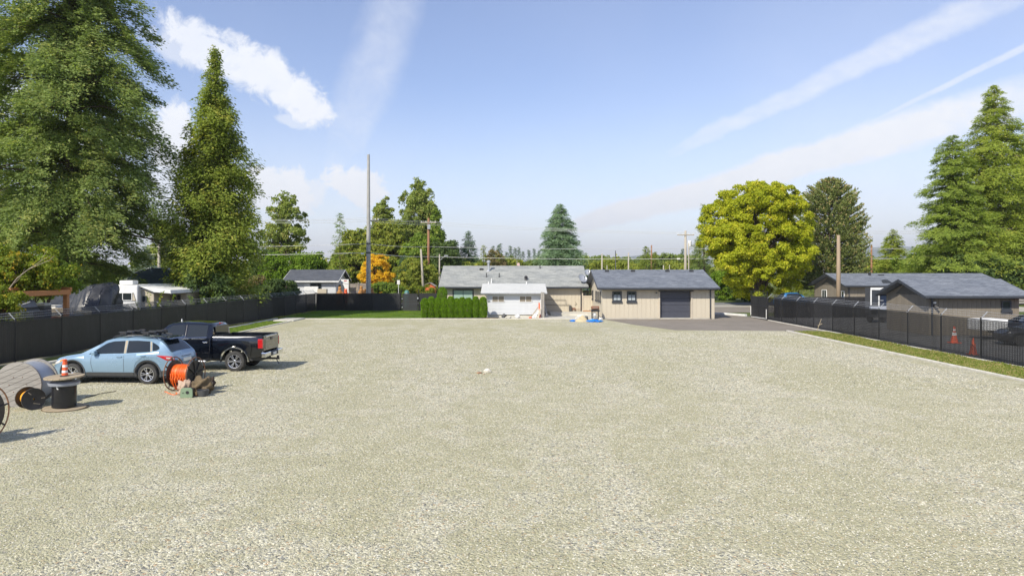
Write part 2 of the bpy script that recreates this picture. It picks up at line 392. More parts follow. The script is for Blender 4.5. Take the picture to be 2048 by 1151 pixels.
M['paint_silver'] = pm('silver_paint', (.4, .42, .45), (.36, .38, .41), 2, .3, .4, coat=1)
M['chrome'] = pm('chrome', (.75, .76, .78), (.68, .69, .7), 5, .12, 1)
M['red_lens'] = pm('red_lens', (.5, .012, .015), (.4, .01, .012), 30, .15, coat=1)
M['clear_lens'] = pm('clear_lens', (.65, .62, .55), (.5, .5, .5), 20, .15, coat=1)
M['amber'] = pm('amber_lens', (.8, .3, .04), (.7, .25, .03), 20, .2, coat=1)
M['tan'] = pm('tan_interior', (.4, .34, .25), None, 5, .8)
M['cedar_beam'] = wood_mat('cedar_beam', (.52, .23, .085), (.42, .18, .065), (.6, 4, 4), 2.4, .7)
M['tarp_black'] = pm('black_tarp', (.02, .021, .024), (.06, .062, .066), 1.2, .3, 0, .5, 5)
M['tarp_blue'] = pm('blue_tarp', (.01, .17, .62), (.02, .26, .75), 5, .45, 0, .5, 10)
M['navy_fabric'] = pm('navy_fabric', (.03, .055, .085), (.05, .08, .115), 1.5, .7)
M['rv_beige'] = pm('rv_beige', (.50, .44, .33), (.44, .385, .29), 3, .6, 0, .2, 8, (1, 1, 12))
M['sand'] = ground_mat('sand', (.48, .40, .25), (.55, .46, .3), (.42, .36, .24), (1, 4, 30), .95, .6)
M['red_shed'] = pm('orange_red_boards', (.62, .14, .05), (.54, .12, .045), 2, .7)
M['teal'] = pm('teal_plastic', (.1, .26, .24), (.08, .22, .2), 3, .5)
M['teal2'] = pm('pale_fence_wood', (.33, .29, .25), (.26, .22, .19), 4, .8)
M['wire'] = pm('pale_wire', (.72, .72, .7), (.6, .6, .58), 3, .5)
M['hill'] = ground_mat('forested_hill', (.05, .085, .05), (.06, .095, .06), (.07, .1, .07), (.0005, .002, .01), .95, .2)

# ------------------------------------------------------------------ ground, lot, paving, kerbs
def sheet(name, poly, z, m, kind='structure', sub=0):
    mb = MB(); mb.add([(x, y, z) for x, y in poly], [tuple(range(len(poly)))])
    o = mb.build(name, m, None)
    for p in o.data.polygons:
        if p.normal.z < 0: p.flip()
    tag(o, kind=kind); return o
tag(sheet('ground', [(-9000, -300), (9000, -300), (9000, 12000), (-9000, 12000)], -.03, M['field']), 'green and brown ground reaching to the hills', 'ground')
tag(sheet('yard_ground', [(-70, -20), (-21.0, -20), (-20.8, 76), (-70, 76)], -.02, M['yard']), 'bare and weedy yard behind the black fence on the left', 'yard')
tag(sheet('gravel_lot', [(-18.1, -30), (18.6, -30), (18.6, 48.9), (10.0, 50.4), (7.4, 60.6), (6.9, 61.9), (-18.1, 61.8), (-22, 30)][:0] or
      [(-21, -30), (18.6, -30), (18.6, 48.9), (11.3, 49.6), (9.4, 54.6), (7.75, 61.6), (7.2, 61.85), (-18.1, 61.8), (-18.1, 40), (-21, 32)], .0, M['gravel']),
    'wide pale grey gravel lot', 'gravel lot')
tag(sheet('driveway', [(7.75, 61.6), (9.4, 54.6), (11.3, 49.6), (18.75, 48.9), (21.4, 48.9), (21.5, 72), (30, 74), (30, 84), (17, 84), (17.3, 62), (8, 62.3)], -.006, M['asphalt']),
    'smooth brown grey asphalt driveway in front of the garage', 'driveway')
tag(sheet('patio', [(-2.6, 61.85), (7.2, 61.85), (8, 62.3), (8, 72), (-2.6, 72)], .004, M['concrete']), 'pale concrete patio between the white extension and the garage', 'patio')
tag(sheet('lawn', [(-20.6, 62.0), (-2.7, 62.0), (-2.7, 75.6), (-20.8, 75.6)], .01, M['lawn']), 'mown green lawn before the rear black fence', 'lawn')
tag(sheet('grass_ditch', [(-20.15, 30), (-18.2, 38), (-18.2, 58), (-19.2, 61.2), (-20.15, 61.6)], -.004, M['lawn']), 'grass ditch between the two concrete edgings on the left', 'grass')
tag(sheet('grass_margin', [(-21.9, 20), (-20.3, 20), (-20.35, 76), (-21.1, 76)], -.008, M['verge']), 'thin grass margin along the foot of the left fence', 'grass')
tag(sheet('grass_verge', [(18.9, -5), (21.35, -5), (21.45, 48.6), (20.3, 49.2), (18.9, 47.7)], .008, M['verge']), 'mottled yellow green grass verge beside the right fence', 'grass')
tag(sheet('neighbour_lot', [(21.6, -5), (60, -5), (60, 66), (21.6, 66)], -.012, M['lot']), 'grey paved yard behind the right fence', 'yard')
tag(sheet('road', [(-160, 88), (170, 91), (170, 98), (-160, 95)], -.010, M['road']), 'grey road crossing behind the garage', 'road')
tag(sheet('road_shoulder', [(17, 72), (60, 74), (60, 90), (17, 89.5)], -.014, M['shoulder']), 'pale gravel shoulder between driveway and road', 'shoulder')
def kerb(name, pts, w, h, m, label):
    mb = MB()
    for a, b in zip(pts[:-1], pts[1:]):
        a = Vector((*a, 0)); b = Vector((*b, 0)); n = max(1, int((b-a).length/3)); 
        for i in range(n):
            p = a.lerp(b, i/n); q = a.lerp(b, (i+1)/n); d = (q-p).normalized()*.006
            mb.bar(p+d+Vector((0, 0, h/2-.05+random.uniform(-.006, .006))), q-d+Vector((0, 0, h/2-.05)), w, h+.1)
    return tag(mb.build(name, m, bevel=.01), label, 'kerb', kind='structure')
kerb('kerb_right', [(18.75, -5), (18.75, 48.7)], .17, .07, M['kerb'], 'long pale concrete edging between gravel and right verge')
kerb('kerb_fence_foot', [(21.3, 20), (21.42, 48.6)], .12, .05, M['concrete'], 'thin concrete strip at the foot of the right fence')
kerb('kerb_driveway', [(21.4, 48.6), (21.5, 60)], .1, .05, M['kerb'], 'narrow pale strip between driveway and right fence')
kerb('kerb_left', [(-18.05, 37), (-18.15, 61.7)], .17, .07, M['kerb'], 'pale concrete edging between gravel and the left grass ditch')
kerb('kerb_ditch', [(-20.25, 30), (-20.3, 61.7)], .2, .09, M['kerb'], 'pale concrete edging close to the left fence')
kerb('kerb_lawn', [(-18.2, 61.85), (-2.6, 61.85)], .12, .05, M['kerb'], 'thin pale edging along the front of the lawn')
kerb('kerb_patio', [(-2.6, 61.75), (7.0, 61.75)], .12, .045, M['kerb'], 'thin pale edging along the front of the patio')
kerb('kerb_shoulder', [(17.4, 71.5), (20.6, 68.2), (21.6, 66.0)], .3, .16, M['white'], 'white kerb curving from behind the garage towards the gate')
tag(MB().box(3.6, 7.8, 66.5, 70.6, -.05, .2).build('patio_slab', M['concrete'], bevel=.01), 'raised concrete slab step against the tan house wall', 'step', kind='structure')
tag(MB().box(-19.6, -17.9, 58.6, 61.9, -.03, .10).build('culvert_slab', M['concrete'], bevel=.04), 'rounded concrete slab ending the left grass ditch', 'slab', kind='structure')

# loose stones on the lot: uncountable, instanced by geometry nodes
def scatter_stones(name, poly, density, smin, smax, z=.0, seed=1):
    mb = MB(); mb.add([(x, y, z) for x, y in poly], [tuple(range(len(poly)))]); o = mb.build(name, M['stone'])
    for p in o.data.polygons:
        if p.normal.z < 0: p.flip()
    ng = bpy.data.node_groups.new(name, 'GeometryNodeTree')
    ng.interface.new_socket('Geometry', in_out='INPUT', socket_type='NodeSocketGeometry')
    ng.interface.new_socket('Geometry', in_out='OUTPUT', socket_type='NodeSocketGeometry')
    N = ng.nodes.new; gi = N('NodeGroupInput'); go = N('NodeGroupOutput'); lk = ng.links.new
    dp = N('GeometryNodeDistributePointsOnFaces'); dp.distribute_method = 'RANDOM'
    tx = N('ShaderNodeTexNoise'); tx.inputs['Scale'].default_value = .7; tx.inputs['Detail'].default_value = 5
    mr = N('ShaderNodeMapRange'); mr.inputs[1].default_value = .36; mr.inputs[2].default_value = .64
    mr.inputs[3].default_value = density*.35; mr.inputs[4].default_value = density*1.6
    lk(tx.outputs[0], mr.inputs[0]); lk(mr.outputs[0], dp.inputs['Density']); dp.inputs['Seed'].default_value = seed
    ico = N('GeometryNodeMeshIcoSphere'); ico.inputs['Radius'].default_value = .5; ico.inputs['Subdivisions'].default_value = 1
    sp = N('GeometryNodeSetPosition'); rv = N('FunctionNodeRandomValue'); rv.data_type = 'FLOAT_VECTOR'
    rv.inputs[0].default_value = (-.13,)*3; rv.inputs[1].default_value = (.13,)*3
    lk(ico.outputs[0], sp.inputs[0]); lk(rv.outputs[0], sp.inputs['Offset'])
    sm = N('GeometryNodeSetMaterial'); sm.inputs['Material'].default_value = M['stone']; lk(sp.outputs[0], sm.inputs[0])
    ip = N('GeometryNodeInstanceOnPoints'); lk(gi.outputs[0], dp.inputs[0]); lk(dp.outputs[0], ip.inputs[0]); lk(sm.outputs[0], ip.inputs['Instance'])
    rr = N('FunctionNodeRandomValue'); rr.data_type = 'FLOAT_VECTOR'; rr.inputs[0].default_value = (-.5, -.5, 0); rr.inputs[1].default_value = (.5, .5, 6.28)
    rs = N('FunctionNodeRandomValue'); rs.data_type = 'FLOAT_VECTOR'; rs.inputs[0].default_value = (smin, smin*.7, smin*.5); rs.inputs[1].default_value = (smax, smax*.75, smax*.55)
    rs.inputs['Seed'].default_value = 5
    lk(rr.outputs[0], ip.inputs['Rotation']); lk(rs.outputs[0], ip.inputs['Scale']); lk(ip.outputs[0], go.inputs[0])
    md = o.modifiers.new('scatter', 'NODES'); md.node_group = ng
    return o
tag(scatter_stones('gravel_stones', [(-8, 7.5), (8, 7.5), (17.5, 24), (-18.5, 24)], 420, .011, .041), 'loose grey and tan stones covering the near gravel', 'gravel', kind='stuff')
tag(scatter_stones('far_gravel_stones', [(-18, 24), (17.5, 24), (18.4, 48), (-17.6, 48)], 85, .02, .065, seed=4), 'loose pale stones on the far part of the gravel', 'gravel', kind='stuff')

# distant hills
def hills():
    rng = np.random.RandomState(3); vs = []; fs = []; n = 160
    rows = [(6500, 0), (7200, .45), (8200, 1.0), (9500, .6)]
    ph = rng.uniform(0, 6.28, 8)
    for Y, h in rows:
        for i in range(n+1):
            x = -8500+17000*i/n; t = x/1000
            z = 235+60*math.sin(t*.9+ph[0])+35*math.sin(t*2.1+ph[1])+18*math.sin(t*4.7+ph[2])+9*math.sin(t*11+ph[3])
            z *= .35+.65/(1+math.exp(-(t+.1)*1.6)); vs.append((x, Y, -5+z*h))
    for r_ in range(3):
        for i in range(n): a = r_*(n+1)+i; fs.append((a, a+1, a+n+2, a+n+1))
    mb = MB(); mb.add(vs, fs); return tag(mb.build('hills', M['hill'], smooth='all'), 'low blue hills on the horizon', 'hills', kind='structure')
hills()

# ------------------------------------------------------------------ fences
def chain_fence(name, label, p0, p1, nb, side, H=1.83, cover=.8, pitch=.06, arms=True, armmat='galv', wires=True, netting=0, wall=None, postr=.03, first=0, arm_skip=0):
    p0 = Vector((*p0, 0)); p1 = Vector((*p1, 0)); d = (p1-p0)/nb; u = d.normalized(); n = Vector((u.y, -u.x, 0))*side
    t = thing(name, label, 'fence', p0)
    rz = math.atan2(u.y, u.x); Lb = d.length
    post = MB().lathe([(postr, 0), (postr, H+.04), (postr*1.25, H+.045), (postr*1.2, H+.07), (.004, H+.09)], 10).build('fence_post', M['black_post'], None, smooth=True)
    pn = MB(); k = 0; x = 0
    while x < Lb:
        w = pitch*cover; yo = .004*((k % 2)*2-1); pn.box(x, x+w, yo-.002, yo+.002, .05, H-.03); x += pitch; k += 1
    # chain-link diamonds in front of the slats
    s = .06*1.6; m_ = int(Lb/s)
    for i in range(-int(H/s)-1, m_+1):
        for sg in (1, -1):
            xa = i*s if sg == 1 else Lb-i*s; xb = xa+sg*(H-.08); za, zb = .05, H-.03
            def clip(xv): return min(max(xv, 0), Lb)
            if (xa < 0 and xb < 0) or (xa > Lb and xb > Lb): continue
            f = lambda xx: za+(zb-za)*(xx-xa)/(xb-xa)
            ca, cb = clip(xa), clip(xb)
            if abs(cb-ca) < .02: continue
            pn.bar((ca, -.012, f(ca)), (cb, -.012, f(cb)), .006, .006)
    panel = pn.build('slat_panel', M['black_slat'], None, kind='stuff')
    rail = MB().tube([(0, 0, H), (Lb, 0, H)], .021, 8).build('top_rail', M['black_post'], None, smooth=True)
    tens = MB().tube([(0, 0, .04), (Lb, 0, .04)], .008, 6).build('tension_wire', M['black_post'], None, smooth=True)
    arm = MB().bar((0, 0, H+.04), (0, -side*.30, H+.36), .035, .02, up=(1, 0, 0)).box(-.03, .03, -.03, .03, H+.0, H+.07).build('barb_arm', M[armmat], None)
    used = {id(post): 0, id(panel): 0, id(rail): 0, id(arm): 0, id(tens): 0}
    def put(o, loc, rz):
        c = o if used[id(o)] == 0 else o.copy()
        if used[id(o)]: C.objects.link(c)
        used[id(o)] = 1; c.parent = t; c.location = loc; c.rotation_euler = (random.uniform(-.006, .006), 0, rz)
    for i in range(nb+1):
        put(post, d*i, rz)
        if arms and i >= arm_skip: put(arm, d*i, rz)
        if i < nb: put(panel, d*i, rz); put(rail, d*i, rz); put(tens, d*i, rz)
    if not arms: bpy.data.objects.remove(arm)
    if wires:
        for j in range(3):
            o_ = n*(.1+.095*j) + Vector((0, 0, H+.14+.1*j)); mb = MB(); pts = []
            for i in range(arm_skip, nb+1):
                pts.append(d*i+o_)
                if i < nb: pts.append(d*(i+.5)+o_-Vector((0, 0, .02)))
            mb.tube(pts, .006, 4)
            q = arm_skip*Lb
            while q < nb*Lb:
                c = u*q+o_; mb.bar(c-Vector((.02, 0, .02)), c+Vector((.02, 0, .02)), .005, .005); q += .14
            mb.build('barbed_wire', M[armmat], t)
    if netting:
        mb = MB(); i = 0; Ln = netting*Lb
        q = 0
        while q < Ln:
            for sg in (1, -1):
                a = u*q; b = u*(q+sg*.38)
                mb.bar(a+Vector((0, 0, H)), b+n*.3+Vector((0, 0, H+.36)), .012, .006)
            q += .075
        mb.build('netting', M['black_plastic'], t)
    return t
LF0, LF1 = (-22.3, 22.35), (-20.7, 75.3)
chain_fence('chain_link_fence', 'long black slatted chain link fence with barbed wire down the left side', LF1, LF0, 17, 1, cover=1.08, netting=0, postr=.04)
_net = MB()
a0, a1 = Vector((*LF0, 0)), Vector((*LF1, 0)); uu = (a1-a0).normalized(); q = 5.5
while q < 24:
    for sg in (1, -1): _net.bar(a0+uu*q+Vector((-.03, 0, 1.86)), a0+uu*(q+sg*.35)+Vector((-.36, 0, 2.22)), .012, .01)
    q += .085
tag(_net.build('plastic_netting', M['black_plastic']), 'black plastic netting tied over the near end of the left fence barbs', 'netting')
chain_fence('chain_link_fence', 'rear black slatted fence running from the left corner to the yard gate', (-20.6, 75.3), (-11.7, 75.0), 3, -1, cover=1.0, arms=False, wires=False, postr=.035)
chain_fence('chain_link_fence', 'short black fence between the yard gate and the tan house', (-9.75, 75.0), (-6.9, 75.0), 1, -1, cover=1.05, arms=False, wires=False, postr=.035)
chain_fence('chain_link_fence', 'black slatted chain link fence with barbed wire along the right verge', (21.55, 60.2), (21.45, 23.6), 12, -1, cover=.56, pitch=.05, postr=.034)
chain_fence('chain_link_fence', 'black fence crossing the neighbouring yard in front of the taupe house', (23.2, 63.2), (33, 64.2), 3, -1, cover=.95, arms=False, wires=False)
# windscreen cloth behind the far bays of the right fence
def gate(name, label, p, rz, w, H, leaf, arms=False):
    t = thing(name, label, 'gate', (*p, 0), rz)
    fm = 'galv' if arms else 'black_post'
    f = MB()
    for z in (.08, H*.55 if not arms else H*.6, H): f.tube([(0, 0, z), (w, 0, z)], .024, 8)
    for x in ([0, w] if not arms else [0, w*.5, w]): f.tube([(x, 0, .06), (x, 0, H)], .024, 8)
    f.build('gate_frame', M['black_post'], t, smooth=True)
    if arms:
        g = MB().tube([(0.03, -.05, .05), (w-.05, -.05, .10)], .035, 8).tube([(.03, -.05, .05), (.03, -.05, 1.0)], .03, 8).tube([(w-.05, -.05, .1), (w-.05, -.05, .9)], .03, 8)
        g.build('galvanised_brace', M['white'], t, smooth=True)
        for k in (0.08, w-.2):
            MB().lathe([(.0, -.03), (.1, -.03), (.1, .03), (.0, .03)], 14, Matrix.Translation((k, -.05, .1))@Matrix.Rotation(R(90), 4, 'X')).build('wheel', M['clad'], t, smooth=True)
        for j in range(4): MB().tube([(-.1, 0, H+.12+.11*j), (w+.1, 0, H+.12+.11*j)], .008, 4).build('barbed_wire', M['dark_galv'], t)
        for x in (-.08, w*.5, w+.08): MB().tube([(x, 0, 0 if x != w*.5 else H), (x, 0, H+.5)], .035 if x != w*.5 else .015, 8).build('gate_post', M['black_post'], t, smooth=True)
    else:
        for x in (-.12, w+.12): MB().lathe([(.05, 0), (.05, H+.42), (.06, H+.43), (.0, H+.48)], 10, Matrix.Translation((x, 0, 0))).build('gate_post', M['black_post'], t, smooth=True)
        MB().box(-.12, .05, -.03, .03, 1.25, 1.32).build('hinge', M['galv'], t); MB().box(-.12, .05, -.03, .03, .35, .42).build('hinge', M['galv'], t); MB().box(w-.05, w+.12, -.03, .03, 1.25, 1.42).build('latch', M['galv'], t)
    pn = MB(); x = .03; k = 0
    while x < w-.03: pn.box(x, x+.056, .002*(k % 2), .006+.002*(k % 2), .1, H-.02); x += .06; k += 1
    pn.build('slat_panel', M['black_slat'], t, kind='stuff')
    return t
gate('yard_gate', 'black yard gate with a middle rail between two posts in the rear fence', (-11.5, 75.0), 0, 1.6, 1.78, 1)
gate('driveway_gate', 'tall black sliding driveway gate with galvanised base at the end of the right fence', (21.55, 64.4), R(-90), 4.0, 1.9, 1, True)
tag(MB().tube([(20.9, 49.0, 0), (21.2, 49.0, .82)], .018, 5).bar((20.95, 49, .35), (21.25, 49, .5), .04, .03).build('wooden_stake', M['ply']), 'thin wooden stake leaning on the right fence', 'stake')

# ------------------------------------------------------------------ buildings
def boards(t, x0, x1, y, z0, z1, w, m, name='wall_board', normal=(0, -1), skip=(), gap=.009, th=.03, jit=.003):
    """vertical boards on a wall parallel to X (normal -y) or to Y (normal -x)"""
    n = max(1, round((x1-x0)/w)); w = (x1-x0)/n; cache = {}
    for i in range(n):
        a = x0+i*w; b = a+w-gap
        zt = z1(a+w/2) if callable(z1) else z1
        if callable(z1):
            za, zb = z1(a), z1(b); pts = [(a, z0), (b, z0), (b, zb), (a, za)]
            mb = MB().prism(pts, y-th+random.uniform(-jit, jit), y, 'y' if normal[1] else 'x')
            mb.build(name, m, t); continue
        key = round(z0, 3)
        if normal[1]:
            if key not in cache: cache[key] = MB().box(0, w-gap, -th, 0, z0, zt).build(name, m, t, bevel=.006); o = cache[key]
            else: o = cache[key].copy(); C.objects.link(o); o.parent = t
            o.location = (a, y+random.uniform(-jit, jit), 0)
        else:
            if key not in cache: cache[key] = MB().box(-th, 0, 0, w-gap, z0, zt).build(name, m, t, bevel=.006); o = cache[key]
            else: o = cache[key].copy(); C.objects.link(o); o.parent = t
            o.location = (y+random.uniform(-jit, jit), a, 0)
def gable_roof(t, X0, X1, Y0, Y1, ze, zr, m, fascia, th=.12, name='roof', axis='x'):
    """ridge along X; two slabs with thickness, ridge caps, fascia and barge boards"""
    ym = (Y0+Y1)/2
    for s, ya in ((1, Y0), (-1, Y1)):
        # slab local frame: built flat in XY so that the shingle pattern runs along the slope
        run = abs(ym-ya); rise = zr-ze; ln = math.hypot(run, rise); ang = math.atan2(rise, run)
        mb = MB().box(0, X1-X0, 0, ln, -th, 0)
        o = mb.build(name, m, t); o.location = (X0 if s == 1 else X1, ya, ze); o.rotation_euler = (ang, 0, 0 if s == 1 else math.pi)
        MB().box(X0, X1, *( (ya-.03, ya) if s == 1 else (ya, ya+.03)), ze-th-.06, ze-.01).build('fascia', fascia, t)
    MB().prism([(-.16, -.065), (0, .025), (.16, -.065)], X0-.01, X1+.01, 'x').build('ridge_cap', m, t).location = (0, ym, zr)
    for x in (X0-.035, X1):
        for ya in (Y0, Y1):
            MB().bar((x+.0175, ya, ze-.09), (x+.0175, ym, zr-.09), .035, .17, up=(0, 0, 1)).build('barge_board', fascia, t)
def window(t, x0, x1, y, z0, z1, frame, pane, nx=1, ny=1, fw=.07, sill=True, curtain=None, rot=None, name='window'):
    """a framed window on a wall facing -y at y (or facing -x when rot is given: x0,x1 are then Y)"""
    f = MB()
    f.box(x0, x1, y-.06, y+.02, z1-fw, z1).box(x0, x1, y-.06, y+.02, z0, z0+fw).box(x0, x0+fw, y-.06, y+.02, z0+fw, z1-fw).box(x1-fw, x1, y-.06, y+.02, z0+fw, z1-fw)
    for i in range(1, nx): c = x0+(x1-x0)*i/nx; f.box(c-.022, c+.022, y-.05, y+.01, z0+fw, z1-fw)
    for i in range(1, ny): c = z0+(z1-z0)*i/ny; f.box(x0+fw, x1-fw, y-.045, y+.01, c-.018, c+.018)
    objs = []
    fo = f.build(name, frame, t); objs.append(fo)
    if sill: objs.append(MB().box(x0-.04, x1+.04, y-.11, y-.0, z0-.16, z0-.002).build('sill', frame, fo))
    xs = np.linspace(x0+fw, x1-fw, nx+1)
    for i in range(nx):
        p = MB().box(xs[i]+.02, xs[i+1]-.02, y-.036, y-.03, z0+fw, z1-fw).build('pane', pane if not isinstance(pane, list) else pane[i % len(pane)], fo)
        if curtain: MB().box(xs[i]+.03, xs[i+1]-.03, y-.040, y-.037, z0+fw, z0+(z1-z0)*.62).build('curtain', curtain, fo)
    if rot:
        fo.rotation_euler = (0, 0, R(-90)); fo.location = rot
    return fo
def downpipe(t, x, y, z0, z1, m):
    MB().box(x-.045, x+.045, y-.10, y-.03, z0, z1).build('downpipe', m, t, bevel=.008)

# --- garage
def garage():
    t = thing('garage', 'tan board garage with charcoal roof, dark roller door and two small windows', 'garage')
    X0, X1, Y0, Y1 = 7.85, 17.55, 62.05, 71.6; E = 2.62
    MB().box(X0+.03, 12.78, Y0+.03, Y1-.03, .02, E-.05).box(15.66, X1-.03, Y0+.03, Y1-.03, .02, E-.05).box(12.78, 15.66, Y0+.75, Y1-.03, .02, E-.05).box(12.78, 15.66, Y0+.03, Y0+.75, 2.36, E-.05).build('wall', M['beige_flat'], t)
    MB().box(X0, X1+.01, Y0-.03, Y1, -.05, .06).build('foundation', M['concrete'], t)
    boards(t, X0, 12.78, Y0+.03, .07, E-.08, .37, M['beige']); boards(t, 15.66, X1, Y0+.03, .07, E-.08, .37, M['beige'])
    boards(t, 12.78, 15.66, Y0+.03, 2.36, E-.08, .37, M['beige'])
    ym, zr, ze = 66.82, 4.26, 2.70
    zt = lambda y: min(ze-.1+(zr-ze)*(1-abs(y-ym)/5.42)-.06, 9)
    boards(t, Y0, Y1, X0+.03, .07, zt, .37, M['beige'], normal=(-1, 0)); boards(t, Y0, Y1, X1+.03, .07, zt, .37, M['beige'], normal=(-1, 0))
    gable_roof(t, 7.37, 17.86, 61.4, 72.24, ze, zr, M['roof_dark'], M['charcoal'])
    for x in (12.78, 15.60): MB().box(x-.06, x+.06, Y0-.05, Y0+.6, .0, 2.36).build('door_jamb', M['beige_flat'], t)
    d = thing('roller_door', None, None); d.parent = t
    for i in range(4):
        z = .03+i*.58; MB().box(12.84, 15.54, Y0+.28, Y0+.33, z, z+.57).build('door_panel', M['door'], d, bevel=.012)
    MB().box(12.84, 15.54, Y0+.1, Y0+.3, -.02, .02).build('threshold', M['concrete'], t)
    MB().box(12.7, 15.74, Y0-.035, Y0-.002, 2.36, 2.46).build('lintel', M['charcoal'], t)
    for x in (8.70, 9.97):
        window(t, x, x+.82, Y0, 1.53, 2.38, M['charcoal'], M['glass'], 2, 2, .09, True, M['curtain'])
    for y in (63.5, 65.0, 66.5, 69.3):
        window(t, -.33, .33, 0, 1.5, 2.3, M['charcoal'], M['glass'], 1, 2, .07, True, rot=(X0, y, 0))
    downpipe(t, 17.2, Y0, .05, 2.45, M['charcoal'])
    MB().tube([(17.2, Y0-.06, 2.45), (17.2, 61.5, 2.58)], .045, 6).tube([(17.2, Y0-.06, .06), (17.2, Y0-.3, .02)], .045, 6).build('spout', M['charcoal'], t, smooth=True)
    MB().box(7.37, 17.86, 61.27, 61.37, 2.55, 2.66).build('gutter', M['charcoal'], t, bevel=.02)
    for px in (1214, 1266, 1335, 1383):
        x = GX(px, 66.2); MB().prism([(-.16, .0), (.16, .0), (.14, .1), (-.14, .16)], -.18, .18, 'x').build('roof_vent', M['black_plastic'], t).location = (x, 66.3, 4.10)
    MB().lathe([(.0, 0), (.06, 0), (.06, .1), (.0, .1)], 10, Matrix.Translation((12.5, Y0-.12, 2.2))).build('wall_lamp', M['charcoal'], t)
garage()

# --- main house
def house():
    t = thing('house', 'long tan board house with a pale grey shingle roof and roof pipes', 'house')
    X0, X1, Y0, Y1 = -6.54, 6.95, 70.5, 78.6
    MB().box(X0, X1, Y0+.03, Y1, -.02, 2.55).build('wall', M['beige_flat'], t)
    boards(t, X0, -5.85, Y0+.03, .0, 2.5, .36, M['beige']); boards(t, -3.78, X1, Y0+.03, .2, 2.5, .36, M['beige'])
    boards(t, -5.85, -3.78, Y0+.03, 2.42, 2.52, .36, M['beige'])
    for s, x in ((0, X0-.002), (1, X1+.002)):
        MB().prism([(Y0+.1, 2.5), (Y1-.1, 2.5), (74.95, 4.45)], x-.02, x+.02, 'x').build('gable_wall', M['beige_flat'], t)
    gable_roof(t, -7.2, 7.5, 69.95, 79.9, 2.62, 4.70, M['roof_light'], M['charcoal'])
    MB().box(-7.2, 7.5, 69.83, 69.92, 2.48, 2.58).build('gutter', M['charcoal'], t, bevel=.02)
    w = window(t, -5.85, -3.78, Y0, .25, 2.36, M['charcoal'], M['glass_green'], 2, 1, .1, False, name='patio_door')
    downpipe(t, 6.8, Y0, .2, 2.5, M['charcoal'])
    sl = (4.70-2.62)/5.0
    def rz(px, Y): return GX(px, Y), Y, 2.62+sl*(Y-69.95)
    def pipe(px, Y, h, r, m, cap=False, name='vent_pipe'):
        x, y, z = rz(px, Y); mb = MB().lathe([(r*2.2, -.05), (r*1.8, .02), (r, .12), (r, h), (0, h)], 12)
        if cap: mb.lathe([(r*1.1, h-.18), (r*1.9, h-.15), (r*1.9, h+.02), (r*.6, h+.12), (0, h+.12)], 12)
        mb.build(name, m, t, smooth=True).location = (x, y, z)
    pipe(977, 73.7, 1.0, .11, M['galv'], True, 'flue'); pipe(973, 72.2, .42, .045, M['black_plastic']); pipe(998.5, 72.2, .42, .045, M['black_plastic'])
    pipe(1080, 74.4, .35, .05, M['black_plastic']); pipe(1052, 71.6, .28, .09, M['black_plastic'], True); pipe(983, 70.9, .42, .04, M['white'])
    x, y, z = rz(963, 74.0); MB().box(-.2, .2, -.16, .16, -.03, .16).build('roof_vent', M['black_plastic'], t, bevel=.03).location = (x, y, z)
    # service pipes on the wall
    MB().tube([(3.2, Y0-.1, 1.35), (5.3, Y0-.1, 1.35), (5.3, Y0-.1, .9)], .018, 6).tube([(3.2, Y0-.1, .85), (5.75, Y0-.1, .85), (5.75, Y0-.1, .35)], .02, 6).build('wall_pipe', M['pipe'], t)
    MB().box(5.72-.12, 5.72+.12, Y0-.3, Y0-.02, .22, .78).build('meter_box', M['pipe'], t, bevel=.05, seg=2)
    MB().tube([(6.35-.1, Y0-.06, 1.1), (6.35, Y0-.1, .95), (6.2, Y0-.06, .8)], .02, 6).build('hose_hook', M['pipe'], t)
    mb = MB().tube([(5.95, Y0-.12, .25), (5.95, Y0-.12, .55), (6.25, Y0-.12, .5), (6.25, Y0-.12, .25)], .03, 6).tube([(6.35, Y0-.12, .4), (6.8, Y0-.12, .4), (6.8, Y0-.12, .7)], .02, 6)
    mb.lathe([(0, -.03), (.09, -.03), (.09, .03), (0, .03)], 10, Matrix.Translation((6.1, Y0-.16, .45))@Matrix.Rotation(R(90), 4, 'X')); mb.build('valve', M['copper'], t, smooth=True)
house()
def dish(label, x, y, z, r, rz, tilt, m='galv'):
    t = thing('satellite_dish', label, 'satellite dish', (x, y, z))
    Mx = Matrix.Rotation(rz, 4, 'Z')@Matrix.Rotation(tilt, 4, 'X')
    prof = [(r*k/6, .28*r*(k/6)**2) for k in range(0, 7)]+[(r*1.02, .28*r+.01)]+[(r*k/6, .28*r*(k/6)**2-.02) for k in range(6, -1, -1)]
    MB().lathe(prof, 24, Matrix.Translation((0, 0, .45))@Mx).build('reflector', M['galv'], t, smooth=True)
    MB().tube([(0, 0, 0), (0, 0, .3), (0, .05, .45)], .03, 8).tube([(0, 0, .05), (.25, .1, -.05)], .015, 6).build('mast', M['pipe'], t)
    tip = Mx@Vector((0, -r*.2, r*1.1)); MB().tube([Mx@Vector((0, -r*.95, .2*r)) + Vector((0, 0, .45)), tip+Vector((0, 0, .45))], .015, 6).box(-.05, .05, -.05, .05, -.05, .07, Matrix.Translation(tip+Vector((0, 0, .45)))).build('feed_arm', M['black_plastic'], t)
dish('larger pale satellite dish on the right end of the grey house roof', GX(1164, 70.9), 70.9, 2.95, .46, R(30), R(58))
dish('smaller satellite dish on a pole in the gap between house and garage', GX(1175, 73.5), 73.5, 3.55, .36, R(10), R(62))
MB().build
tag(MB().tube([(GX(1175, 73.5), 73.5, 0), (GX(1175, 73.5), 73.5, 3.6)], .04, 8).build('mast_pole', M['pipe'], smooth=True), 'thin dark mast holding the smaller satellite dish', 'pole')
